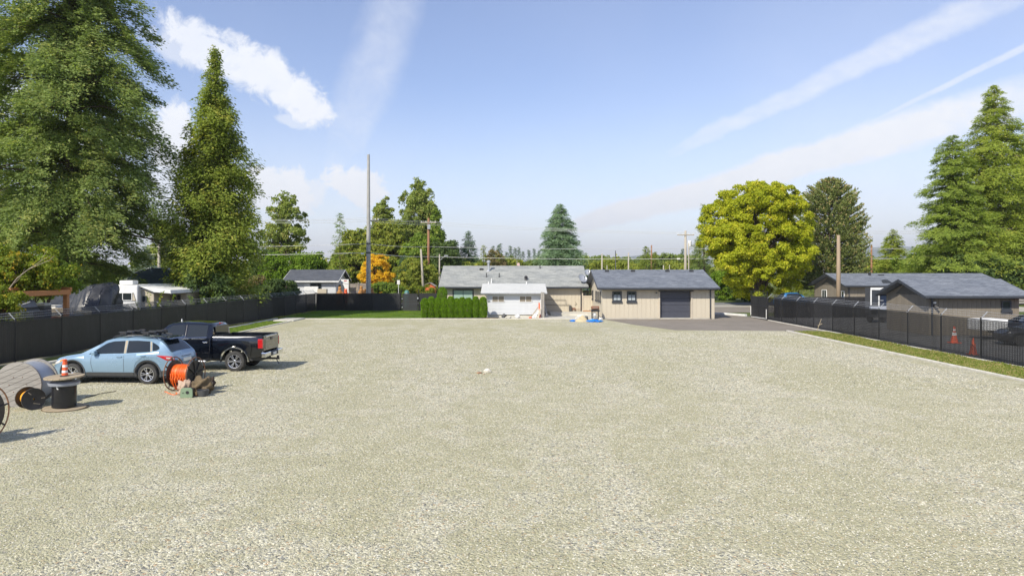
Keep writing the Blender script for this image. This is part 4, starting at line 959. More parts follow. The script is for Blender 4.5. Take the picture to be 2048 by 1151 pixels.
# maple, monkey puzzle and right-hand conifers
broadleaf('large bright yellow green maple right of the garage', GX(1517, 88), 88, 15.7, 6.9, 6.0, .5, 760, 330, .74, .225, F['maple'], 51, name='maple_tree', tr=.4, trunk_h=9, flat=.7, lk=1.0)
broadleaf('bright green round shrub at the right end of the garage', GX(1452, 104), 104, 4.6, 2.8, 2.0, .1, 90, 220, .7, .22, F['bright'], 52, name='shrub', cat='shrub')
broadleaf('dark shaded bush under the big maple', GX(1500, 100), 100, 4.0, 2.8, 2, .1, 60, 160, .8, .3, F['dark'], 53, name='bush', cat='bush')
def monkey_puzzle():
    rng = np.random.RandomState(61); H, Rm, z0, Y = 17.2, 4.9, 3.0, 94
    t = thing('monkey_puzzle_tree', 'domed monkey puzzle tree with rope-like branches behind the maple', 'tree', (GX(1659, Y), Y, 0))
    P = []; D = []; Nn = []; TP = []; TD = []; TN = []; limbs = []
    nb = 330
    for i in range(nb):
        s = (i+rng.rand())/nb; z = z0+(H-1.0-z0)*s; az = i*2.39996+rng.normal(0, .2)
        Lb = Rm*(1-max(0, (s-.35)/.68)**2.6)*rng.uniform(.8, 1.08); dv = np.array([math.cos(az), math.sin(az), 0])
        rise = (.25+.75*s)*Lb*.45
        def pt(u, side=0.): return dv*(u*Lb) + np.array([-dv[1], dv[0], 0])*side + np.array([0, 0, z - .28*Lb*math.sin(u*2.4)*(1-s) + rise*u**2.4])
        ropes = [(0.25, 1., 0.)]+[(rng.uniform(.35, .75), rng.uniform(.8, 1.02), sd*rng.uniform(.2, .9)) for sd in (-1, 1, -1, 1, 1, -1)]
        for u0, u1, sd in ropes:
            k = int(20*max(.3, (u1-u0)*Lb)); 
            for j in range(k):
                f = (j+rng.rand())/k; u = u0+(u1-u0)*f; p = pt(u, sd*f*Lb*.28); 
                d0 = pt(min(u+.03, 1.1), sd*(f+.03)*Lb*.28)-p; d0 = d0/np.linalg.norm(d0)+rng.normal(0, .7, 3)
                P.append(p+rng.normal(0, .03, 3)); D.append(d0); Nn.append(rng.normal(0, 1, 3))
            if rng.rand() < .34:
                for _ in range(5): TP.append(pt(u1, sd*Lb*.28)+rng.normal(0, .05, 3)); TD.append(rng.normal(0, 1, 3)); TN.append(rng.normal(0, 1, 3))
        limbs.append(((0, 0, z), tuple(pt(.8)), .05))
    P, D, Nn, TP, TD, TN = map(np.array, (P, D, Nn, TP, TD, TN))
    leafmesh('crown', F['monkey'], P, D, Nn, rng.uniform(.2, .34, len(P)), rng.uniform(.09, .15, len(P)), t)
    leafmesh('branch_tips', F['monkeytip'], TP, TD, TN, rng.uniform(.15, .28, len(TP)), rng.uniform(.08, .14, len(TP)), t)
    trunk_mesh(t, H-.5, .34, rng, M['bark'], limbs)
monkey_puzzle()
conifer('tallest hemlock at the right edge with a pale trunk showing', GX(1988, 96), 96, 29.4, 9.6, 1.5, lambda s: (1-s)**.72, 300, 120, .42, F['hemlock'], 71, name='hemlock_tree', droop=.22, lift=.18, fan=.3, hang=.8, bark='bark_pale', tr=.36, jag=.45, tw=.4, sp=1.6, rag=.2)
conifer('shorter fir leaning against the left side of the tallest hemlock', GX(1905, 93), 93, 22.0, 6.3, 1.5, lambda s: (1-s)**.6, 280, 100, .38, F['hemfir'], 72, name='fir_tree', droop=-.02, lift=.2, fan=.28, hang=.5, tr=.3, jag=.45, tw=.5, sp=1.3, rag=.2)
conifer('dark fir cut off by the right edge of the photo', GX(2085, 100), 100, 28.0, 8, 1.5, lambda s: (1-s)**.55, 260, 60, .5, F['fir'], 73, name='fir_tree', droop=.22, fan=.3, hang=.7, tr=.4, jag=.4, tw=.5, sp=1.9)
conifer('small bright hemlock left of the tall right-hand conifers', GX(1786, 104), 104, 10.4, 3.3, .5, lambda s: (1-s)**.62, 170, 80, .36, F['hemlock'], 74, name='hemlock_tree', hang=.3)
broadleaf('green bushy tree under the left side of the right-hand conifers', GX(1845, 100), 100, 8.2, 3.6, 2.4, .5, 90, 150, 1.0, .36, F['green'], 75)
broadleaf('dark undergrowth below the right-hand hemlocks', GX(1985, 90), 90, 6.5, 7.5, 2.2, .2, 110, 130, 1.1, .4, F['dark'], 76, name='undergrowth', cat='bush')
conifer('thin dark ragged pine left of the big maple', GX(1408, 108), 108, 14.4, 2.0, 2, lambda s: .35+.65*(1-s) if s < .55 else .7*(1-s)+.12, 100, 34, .4, F['fir'], 77, name='pine_tree', bare=.2, jag=.5)
conifer('dark conifer at the left foot of the big maple', GX(1398, 112), 112, 9.8, 2.2, .5, lambda s: (1-s)**.5, 120, 44, .4, F['fir'], 78, name='fir_tree')
# far treeline: individuals, a few kinds, copied
protos = [conifer('bright far cedar in the distant treeline', 0, 150, 9, 2.2, .4, lambda s: (1-s)**.75, 90, 34, .42, F['cedar'], 81, name='far_cedar', group='far cedars'),
          broadleaf('rounded olive tree in the distant treeline', 0, 150, 8, 3.0, 2.6, .3, 60, 90, 1.1, .45, F['farmix'], 82, name='far_tree', group='far broadleaf trees'),
          conifer('pointed dark green fir in the distant treeline', 0, 150, 11, 2.0, .4, lambda s: (1-s)**.8, 90, 32, .42, F['fir_blue'], 83, name='far_fir', group='far firs'),
          broadleaf('wide pale green tree in the distant treeline', 0, 150, 6.5, 3.6, 2.6, .2, 60, 90, 1.0, .4, F['olive'], 84, name='far_tree', group='far pale trees')]
first = [True]*4
farlist = []
def far(k, px, Y, h):
    p = protos[k]; base = (9, 8, 11, 6.5)[k]; s = h/base
    o = p if first[k] else clone(p); first[k] = False; farlist.append((px, k, o))
    o.location = (GX(px, Y), Y, -.05); o.scale = (s*random.uniform(.85, 1.15),)*2+(s,); o.rotation_euler[2] = random.uniform(0, 6.28)
rs = random.Random(5)
for i, px in enumerate(range(985, 1076, 9)): far(2, px+rs.uniform(-3, 3), 190+rs.uniform(-15, 15), CAMH+(52+rs.uniform(-8, 8))*190/1430)
for px in range(905, 1100, 17): far(rs.choice([1, 3, 3]), px+rs.uniform(-4, 4), 128+rs.uniform(-4, 4), CAMH+(32+rs.uniform(-8, 7))*128/1430)
for px in range(1160, 1400, 15): far(rs.choice([0, 1, 3, 0]), px+rs.uniform(-5, 5), 150+rs.uniform(-10, 10), CAMH+(34+rs.uniform(-8, 8))*150/1430)
for px in range(1165, 1400, 20): far(rs.choice([2, 1, 1]), px+rs.uniform(-6, 6), 240+rs.uniform(-20, 20), CAMH+(38+rs.uniform(-8, 12))*240/1430)
for px in range(915, 1405, 26): far(rs.choice([1, 3, 1]), px+rs.uniform(-7, 7), 165+rs.uniform(-8, 8), CAMH+(40+rs.uniform(-8, 7))*165/1430)
far(0, 1292, 140, CAMH+55*140/1430); far(0, 1310, 140, CAMH+44*140/1430); far(1, 1342, 160, CAMH+53*160/1430); far(1, 1250, 170, CAMH+44*170/1430); far(1, 1368, 150, CAMH+50*150/1430)
for px in range(-120, 560, 52): far(rs.choice([1, 3, 1]), px+rs.uniform(-12, 12), 135+rs.uniform(-12, 12), CAMH+(34+rs.uniform(-10, 12))*135/1430)
for px in range(560, 900, 34): far(rs.choice([1, 3, 0]), px+rs.uniform(-10, 10), 150+rs.uniform(-10, 10), CAMH+(34+rs.uniform(-10, 10))*150/1430)
for px in range(1410, 2240, 46): far(rs.choice([1, 0, 1, 3]), px+rs.uniform(-12, 12), 135+rs.uniform(-10, 10), CAMH+(36+rs.uniform(-10, 14))*135/1430)

REG = [(-999, 330, 'behind the giant fir at the left'), (330, 560, 'behind the tall cedar'), (560, 740, 'behind the white cottage'), (740, 880, 'behind the utility poles'), (880, 1000, 'above the left end of the house roof'), (1000, 1075, 'above the middle of the house roof'), (1075, 1180, 'around the broad spruce'),
       (1180, 1290, 'above the left half of the garage roof'), (1290, 1405, 'above the right half of the garage roof'), (1405, 1640, 'behind the big maple'), (1640, 1840, 'behind the monkey puzzle'), (1840, 9999, 'behind the right-hand conifers')]
WORD = ['first', 'second', 'third', 'fourth', 'fifth', 'sixth', 'seventh', 'eighth', 'ninth', 'tenth', 'eleventh', 'twelfth', 'thirteenth', 'fourteenth']
KIND = ['bright far cedar', 'rounded olive far tree', 'pointed dark far fir', 'wide pale green far tree']
for a_, b_, where in REG:
    for k in range(4):
        g = sorted([q for q in farlist if a_ <= q[0] < b_ and q[1] == k], key=lambda q: q[0])
        for n_, (px, _, o) in enumerate(g): o['label'] = '%s %s%s' % (KIND[k], where, '' if len(g) == 1 else ', %s from left' % WORD[n_])
# clipped cedar hedge: each shrub a thing
def hedge():
    rng = np.random.RandomState(91)
    def column(H, r, n, seed):
        rg = np.random.RandomState(seed); s = rg.rand(n); z = .06+(H-.06)*s; az = rg.uniform(0, 6.28, n)
        rad = r*np.where(s > .72, np.sqrt(np.clip(1-((s-.72)/.285)**2, 0, 1)), .86+.14*np.minimum(1, s/.4))*(1+.10*np.sin(az*3+z*3)+rg.normal(0, .05, n))*rg.uniform(.84, 1.06, n)
        P = np.stack([rad*np.cos(az), rad*np.sin(az), z], 1); o = np.stack([np.cos(az), np.sin(az), .25+0*az], 1)
        D = o*.6+np.array([0, 0, 1.0])+rg.normal(0, .4, (n, 3)); N = o+rg.normal(0, .5, (n, 3)); return P, D, N
    xs = [849.5, 862.5, 875.5, 888.5, 902, 913.5, 924.5, 937, 951.5, 966.5]; base = None
    names = ['leftmost', 'second from left', 'third from left', 'fourth from left', 'fifth from left', 'fifth from right', 'fourth from right', 'third from right', 'second from right', 'rightmost']
    for i, px in enumerate(xs):
        t = thing('hedge_shrub', '%s clipped green column in the cedar hedge before the house' % names[i], 'hedge shrub', (GX(px, 62.75), 62.75+rng.uniform(-.05, .05), 0), group='clipped cedars of the hedge')
        H = [1.70, 1.84, 1.76, 1.72, 1.88, 1.70, 1.80, 1.74, 1.86, 1.82][i]; P, D, N = column(H, (.30 if i != 9 else .34)*rng.uniform(.93, 1.06), 4200, 100+i)
        leafmesh('foliage', F['hedge'], P, D, N, rng.uniform(.07, .13, len(P)), rng.uniform(.03, .06, len(P)), t)
        MB().lathe([(.22, .05), (.26, .6), (.24, 1.2), (.05, H-.12)], 8).build('stem', M['bark'], t)
    t = thing('hedge_shrub', 'taller green column standing behind the left half of the hedge', 'shrub', (GX(884.5, 66), 66, 0))
    P, D, N = column(2.62, .42, 5000, 130); leafmesh('foliage', F['hedge'], P, D, N, rng.uniform(.07, .13, len(P)), rng.uniform(.03, .06, len(P)), t)
    MB().lathe([(.25, .05), (.3, 1.2), (.25, 2.0), (.05, 2.45)], 8).build('stem', M['bark'], t)
hedge()
def grass_field(name, label, poly, n, h, mat, seed=3, clip=None):
    rng = np.random.RandomState(seed); xs = [p[0] for p in poly]; ys = [p[1] for p in poly]
    X = rng.uniform(min(xs), max(xs), n); Y = rng.uniform(min(ys), max(ys), n)
    P = np.stack([X, Y, np.full(n, .005)], 1); D = np.stack([rng.normal(0, .45, n), rng.normal(0, .45, n), np.ones(n)], 1); N = rng.normal(0, 1, (n, 3)); N[:, 2] = .2
    hh = h*rng.uniform(.5, 1.3, n)*(.6+.8*(np.sin(X*2.1+np.sin(Y*1.3)*2)*.5+.5)); o = leafmesh(name, mat, P, D, N, hh, hh*.35+.01, None)
    return tag(o, label, 'grass', kind='stuff')
grass_field('verge_grass', 'rough yellow green grass tufts along the right verge', [(18.9, 24), (21.3, 48)], 42000, .07, F['grass'], 5)
grass_field('lawn_grass', 'short green grass on the rear lawn', [(-20.2, 62.1), (-7.9, 75.0)], 36000, .045, F['bright'], 6)
grass_field('ditch_grass', 'green grass in the left ditch', [(-20.1, 36), (-18.3, 58.5)], 14000, .06, F['green'], 7)
grass_field('fence_grass', 'bright grass fringe at the foot of the left fence', [(-21.1, 40), (-20.5, 75)], 5000, .07, F['grass'], 8)
def weed(label, px, Y, h, seed, mat):
    rng = np.random.RandomState(seed); t = thing('weed', label, 'plant', (GX(px, Y), Y, 0)); P = []; D = []; N = []; mb = MB()
    for s in range(6):
        az = rng.uniform(0, 6.28); ln = h*rng.uniform(.7, 1); tip = np.array([math.cos(az)*.35, math.sin(az)*.35, 1])*ln
        mb.tube([(0, 0, 0), tuple(tip*.5), tuple(tip)], [.015, .01, .004], 4)
        for k in range(36):
            f = rng.uniform(.3, 1); P.append(tip*f); D.append(rng.normal(0, 1, 3)+[0, 0, .2]); N.append(rng.normal(0, 1, 3)+[0, 0, .6])
    leafmesh('leaves', mat, np.array(P), np.array(D), np.array(N), .16, .07, t); mb.build('stem', M['bark'], t)
weed('yellowish tall weed sticking up over the left fence before the trailer', 290, 43.5, 3.1, 201, F['maple2'])
weed('green tall weed over the left fence right of the yellowish one', 320, 46, 2.8, 202, F['green'])
weed('green weed over the left fence below the tall cedar', 402, 52, 2.95, 203, F['bright'])

# ------------------------------------------------------------------ vehicles (local: rear at x=0, front +x, near side +y after the half turn)
class Body:
    def __init__(s, W, top, belt, bottom, plan, axles, Ra, xr, green=.24, zax=None, sill=.3, arch_z=None):
        s.W, s.axles, s.Ra, s.green, s.sill, s.zax = W, axles, Ra, green, sill, zax
        s.top = s.sm(top); s.belt = s.sm(belt); s.plan = s.sm(plan); s.bot = s.sm(bottom)
        x0, x1 = xr; xs = list(np.arange(x0, x1, .07))+[x1]
        for a in axles:
            xs = [x for x in xs if abs(x-a) > Ra+.02] + [a+Ra*math.cos(math.pi*k/14) for k in range(15)] + [a-Ra-.012, a+Ra+.012]
        for e in (x0, x1): xs += [e+(1 if e == x0 else -1)*q for q in (.01, .03, .06, .1)]
        s.xs = sorted(set(round(x, 4) for x in xs if x0 <= x <= x1))
    @staticmethod
    def sm(pts):
        X = np.array([p[0] for p in pts], float); Z = np.array([p[1] for p in pts], float)
        g = np.linspace(X[0], X[-1], 600); z = np.interp(g, X, Z); k = 9
        zp = np.pad(z, k, mode='edge'); z = np.convolve(zp, np.hanning(2*k+1)/np.hanning(2*k+1).sum(), 'valid'); return lambda x: float(np.interp(x, g, z))
    def rows(s, x):
        zb = s.bot(x)
        for a in s.axles:
            if abs(x-a) < s.Ra+.001: zb = max(zb, s.zax+math.sqrt(max(s.Ra**2-(x-a)**2, 0)))
        T = s.top(x); B = min(s.belt(x), T-.02); y = s.W*s.plan(x); zb = min(zb, B-.06)
        h = T-B; yb = y*.955; kk = s.green*min(1, h/.45)
        y5 = yb-.03-kk; z5 = B+.03+(T-B-.03)*.86
        return [(y*.93, zb), (y*.985, zb+.2*(B-zb)), (y, zb+.55*(B-zb)), (y*.995, zb+.8*(B-zb)), (y*.975, B-.01), (yb-.02, min(B+.025, T-.012)), (y5, max(z5, B+.03) if h > .06 else T-.008), (y5-.09, T-.022 if h > .06 else T-.005), (y5*.5, T-.003), (0, T)]
    def side_y(s, x, z):
        r = s.rows(x)[:8]; return float(np.interp(z, [p[1] for p in r], [p[0] for p in r]))
    def build(s, name, m, t, cap=True):
        rows = [s.rows(x) for x in s.xs]; n = len(rows[0]); vs = []; fs = []
        full = 2*n-1
        for x, r in zip(s.xs, rows):
            ring = [(x, y, z) for y, z in r]+[(x, -y, z) for y, z in r[-2::-1]]; vs += ring
        for i in range(len(s.xs)-1):
            for k in range(full-1): fs.append((i*full+k, i*full+k+1, (i+1)*full+k+1, (i+1)*full+k))
            fs.append((i*full+full-1, i*full, (i+1)*full, (i+1)*full+full-1))
        if cap: fs.append(tuple(range(full))); fs.append(tuple((len(s.xs)-1)*full+k for k in range(full))[::-1])
        return MB().add(vs, fs).build(name, m, t, smooth=True)
    def strip(s, name, m, t, topl, botl, off=.012, n=12, k=4, side=1, thick=.0, parent=None, smooth=True):
        """panel on the body side between two polylines given as (x,z) lists"""
        def at(pl, f):
            L_ = [0]; 
            for a, b in zip(pl[:-1], pl[1:]): L_.append(L_[-1]+math.hypot(b[0]-a[0], b[1]-a[1]))
            q = f*L_[-1]; return (np.interp(q, L_, [p[0] for p in pl]), np.interp(q, L_, [p[1] for p in pl]))
        vs = []; fs = []
        for i in range(n+1):
            a, b = at(topl, i/n), at(botl, i/n)
            for j in range(k+1):
                x = a[0]+(b[0]-a[0])*j/k; z = a[1]+(b[1]-a[1])*j/k; vs.append((x, side*(s.side_y(x, z)+off), z))
        for i in range(n):
            for j in range(k): q = i*(k+1)+j; fs.append((q, q+1, q+k+2, q+k+1))
        m0 = len(vs); vs += [(x, y-side*(off+.03), z) for x, y, z in vs]
        rim = [i*(k+1) for i in range(n+1)]+[n*(k+1)+j for j in range(1, k+1)]+[i*(k+1)+k for i in range(n-1, -1, -1)]+[j for j in range(k-1, 0, -1)]
        for a, b in zip(rim, rim[1:]+rim[:1]): fs.append((a, b, b+m0, a+m0))
        return MB().add(vs, fs).build(name, m, parent or t, smooth=True)
    def toppatch(s, name, m, t, x0, x1, w0, w1, off=.012, n=8, k=8, parent=None, edge=.96):
        """panel across the car between stations x0 and x1 (windscreen, rear window); half widths as share of the body's upper edge"""
        vs = []; fs = []
        for i in range(n+1):
            x = x0+(x1-x0)*i/n; r = s.rows(x); w = w0+(w1-w0)*i/n; ys = [p[0] for p in r[:5:-1]]; zs = [p[1] for p in r[:5:-1]]
            dz = (s.top(x+.01)-s.top(x-.01))/.02; nl = math.hypot(1, dz)
            for j in range(k+1):
                y = (j/k*2-1)*r[6][0]*w; z = np.interp(abs(y), ys, zs); vs.append((x-dz/nl*off, y, z+off/nl))
        for i in range(n):
            for j in range(k): q = i*(k+1)+j; fs.append((q, q+1, q+k+2, q+k+1))
        return MB().add(vs, fs).build(name, m, parent or t, smooth='all')
def wheel(t, x, y, side, Rw, wd, style, spokes):
    w = thing('wheel', None, None); w.parent = t; w.location = (x, y, Rw-.012); w.rotation_euler = (R(-90)*side, 0, 0)
    h = wd/2; r0 = Rw*.66
    MB().lathe([(r0, -h*.9), (Rw*.80, -h), (Rw*.95, -h*.86), (Rw, -h*.55), (Rw, h*.55), (Rw*.95, h*.86), (Rw*.8, h), (r0, h*.9)], 40, closed=True).build('tyre', M['tyre'], w, smooth=True)
    MB().lathe([(0, h*.1), (r0*.97, h*.1), (r0*.97, -h*.5), (0, -h*.5)], 24).build('brake', M['rim_black'], w)
    MB().lathe([(r0*1.01, h*.88), (r0*1.02, h*.95), (r0*.93, h*.9), (r0*.9, h*.3), (r0*.98, h*.3)], 40, closed=True).build('rim', M[style], w, smooth=True)
    for i in range(spokes):
        a = 2*math.pi*i/spokes; mb = MB()
        for da in (-.16, .16) if spokes > 5 else (-.2, .2):
            c, s_ = math.cos(a+da), math.sin(a+da); c0, s0 = math.cos(a), math.sin(a)
            mb.bar((c0*r0*.18, s0*r0*.18, h*.62), (c*r0*.95, s_*r0*.95, h*.82), r0*.13, .035)
        mb.build('spoke', M[style], w, bevel=.006)
    MB().lathe([(0, h*.5), (r0*.24, h*.5), (r0*.24, h*.72), (r0*.17, h*.78), (0, h*.8)], 16).build('hub_cap', M[style], w, smooth=True)
    return w
def arch(B, t, a, r1, r2, m, side, name='arch_trim', a0=-12, a1=192, off=.02):
    top = [(a+r2*math.cos(R(q)), B.zax+r2*math.sin(R(q))) for q in np.linspace(a0, a1, 30)]
    bot = [(a+r1*math.cos(R(q)), B.zax+r1*math.sin(R(q))) for q in np.linspace(a0, a1, 30)]
    return B.strip(name, m, t, top, bot, off, 30, 2, side)
def crossover():
    t = thing('crossover_car', 'pale blue crossover hatchback with roof racks and grey wheel arch trim', 'car', (-11.98, 26.35, 0), R(180-3)); t.scale = (1.04,)*3
    B = Body(.9, [(0, .78), (.03, .92), (.09, 1.04), (.2, 1.10), (.42, 1.36), (.62, 1.50), (1.0, 1.555), (1.7, 1.59), (2.3, 1.56), (2.62, 1.47), (3.0, 1.24), (3.34, 1.03), (3.8, .96), (4.15, .88), (4.35, .78), (4.46, .62)],
             [(0, .74), (.06, .92), (.18, 1.05), (.5, 1.11), (1.3, 1.03), (2.4, .97), (3.1, .93), (3.4, .93), (3.9, .86), (4.3, .72), (4.46, .58)],
             [(0, .40), (.15, .32), (.5, .27), (4.1, .27), (4.3, .30), (4.46, .36)],
             [(0, .80), (.08, .90), (.3, .965), (.9, 1), (3.5, 1), (4.0, .965), (4.25, .88), (4.4, .74), (4.46, .62)], (.93, 3.6), .405, (0, 4.46), .235, .35)
    B.build('body', M['paint_blue'], t)
    MB().box(.2, 4.25, -.72, .72, .22, .75).box(.5, 4.05, -.80, .80, .22, .3).build('underbody', M['clad'], t)
    for sd in (1, -1):
        for a in B.axles:
            arch(B, t, a, .40, .475, M['clad'], sd); wheel(t, a, sd*.80, -sd if False else sd, .35, .23, 'rim_silver' , 5)
        B.strip('sill_trim', M['clad'], t, [(1.42, .40), (3.1, .40)], [(1.42, .272), (3.1, .272)], .015, 14, 2, sd)
        B.strip('bumper_trim', M['clad'], t, [(.04, .5), (.45, .46)], [(.06, .40), (.45, .30)], .012, 6, 2, sd)
        B.strip('front_window', M['glass_car'], t, [(1.86, 1.455), (2.25, 1.44), (2.5, 1.375), (2.98, 1.06)], [(1.80, 1.045), (2.3, 1.035), (2.7, 1.02), (3.06, 1.005)], .006, 16, 4, sd)
        B.strip('rear_window', M['glass_car'], t, [(.98, 1.44), (1.4, 1.465), (1.74, 1.46)], [(.86, 1.10), (1.3, 1.075), (1.70, 1.05)], .006, 12, 4, sd)
        B.strip('quarter_window', M['glass_car'], t, [(.60, 1.27), (.72, 1.34), (.88, 1.41)], [(.56, 1.20), (.66, 1.145), (.78, 1.13)], .008, 6, 3, sd)
        B.strip('pillar', M['tan'], t, [(1.76, 1.46), (1.845, 1.46)], [(1.715, 1.05), (1.79, 1.05)], .008, 2, 4, sd)
        B.strip('pillar', M['tan'], t, [(.90, 1.42), (.955, 1.435)], [(.80, 1.12), (.85, 1.11)], .008, 2, 4, sd)
        for xs in ([(1.76, 1.03), (1.76, .8), (1.76, .42)], [(2.92, .98), (2.92, .7), (2.86, .42)], [(.92, 1.08), (1.05, .95), (1.34, .72), (1.42, .42)]):
            B.strip('door_seam', M['black_plastic'], t, xs, [(x+.012, z) for x, z in xs], .002, 10, 1, sd)
        B.strip('crease', M['paint_blue'], t, [(.9, .93), (2.9, .86)], [(.9, .905), (2.9, .835)], .006, 10, 1, sd)
        for x in (1.92, 1.08):
            z = .93 if x > 1.5 else .97; y = sd*(B.side_y(x, z)+.025); MB().box(x-.09, x+.09, y-.015, y+.015, z-.022, z+.022).build('door_handle', M['paint_blue'], t, bevel=.012)
        y = sd*(B.side_y(2.85, 1.0)+.11); MB().box(2.72, 2.86, y-.11, y+.09, .99, 1.13).build('mirror', M['paint_blue'], t, bevel=.04, seg=2)
        B.strip('headlight', M['clear_lens'], t, [(3.86, .86), (4.1, .80), (4.34, .70)], [(3.9, .80), (4.1, .70), (4.34, .62)], .01, 8, 2, sd)
        B.strip('indicator', M['amber'], t, [(3.92, .84), (4.06, .80)], [(3.94, .79), (4.06, .74)], .014, 4, 2, sd)
        B.strip('taillight', M['red_lens'], t, [(.05, .94), (.3, .97), (.62, .985)], [(.04, .80), (.25, .81), (.5, .93)], .016, 10, 3, sd)
        B.strip('taillight_lens', M['clear_lens'], t, [(.07, .90), (.28, .915)], [(.06, .86), (.27, .87)], .02, 4, 1, sd)
        # roof rail with crossbars
        MB().tube([(.75, sd*.56, 1.53), (.85, sd*.56, 1.60), (1.6, sd*.575, 1.655), (2.2, sd*.56, 1.62), (2.35, sd*.55, 1.55)], .02, 6).build('roof_rail', M['black_plastic'], t, smooth='all')
    for x in (1.15, 1.95):
        r_ = thing('roof_rack', None, None); r_.parent = t
        MB().box(x-.045, x+.045, -.66, .66, 1.665, 1.70).build('crossbar', M['black_plastic'], r_, bevel=.012)
        for y in (-.58, .58, .15, -.25): MB().box(x-.12, x+.12, y-.05, y+.05, 1.64, 1.76).build('clamp', M['black_plastic'], r_, bevel=.02)
        MB().box(x-.25, x+.25, -.14, .02, 1.71, 1.76).box(x-.2, x+.3, .28, .42, 1.71, 1.75).build('ski_holder', M['black_plastic'], r_, bevel=.015)
    B.toppatch('windscreen', M['glass_car'], t, 2.66, 3.24, .96, .9)
    B.toppatch('rear_screen', M['glass_car'], t, .19, .56, .9, .86)
    MB().prism([(.30, 1.50), (.36, 1.54), (.72, 1.575), (.72, 1.52)], -.56, .56).build('spoiler', M['paint_navy'], t, bevel=.01)
    MB().box(-.03, .0, -.26, .26, .72, .84).build('licence_plate', M['white'], t, bevel=.004)
    MB().box(-.025, .08, -.62, .62, .42, .56).build('rear_bumper_trim', M['clad'], t, bevel=.02)
    MB().box(-.02, .04, -.3, .3, .90, .93).build('tailgate_handle', M['chrome'], t, bevel=.008)
    MB().box(4.40, 4.47, -.4, .4, .5, .66).build('grille', M['black_plastic'], t, bevel=.01)
crossover()
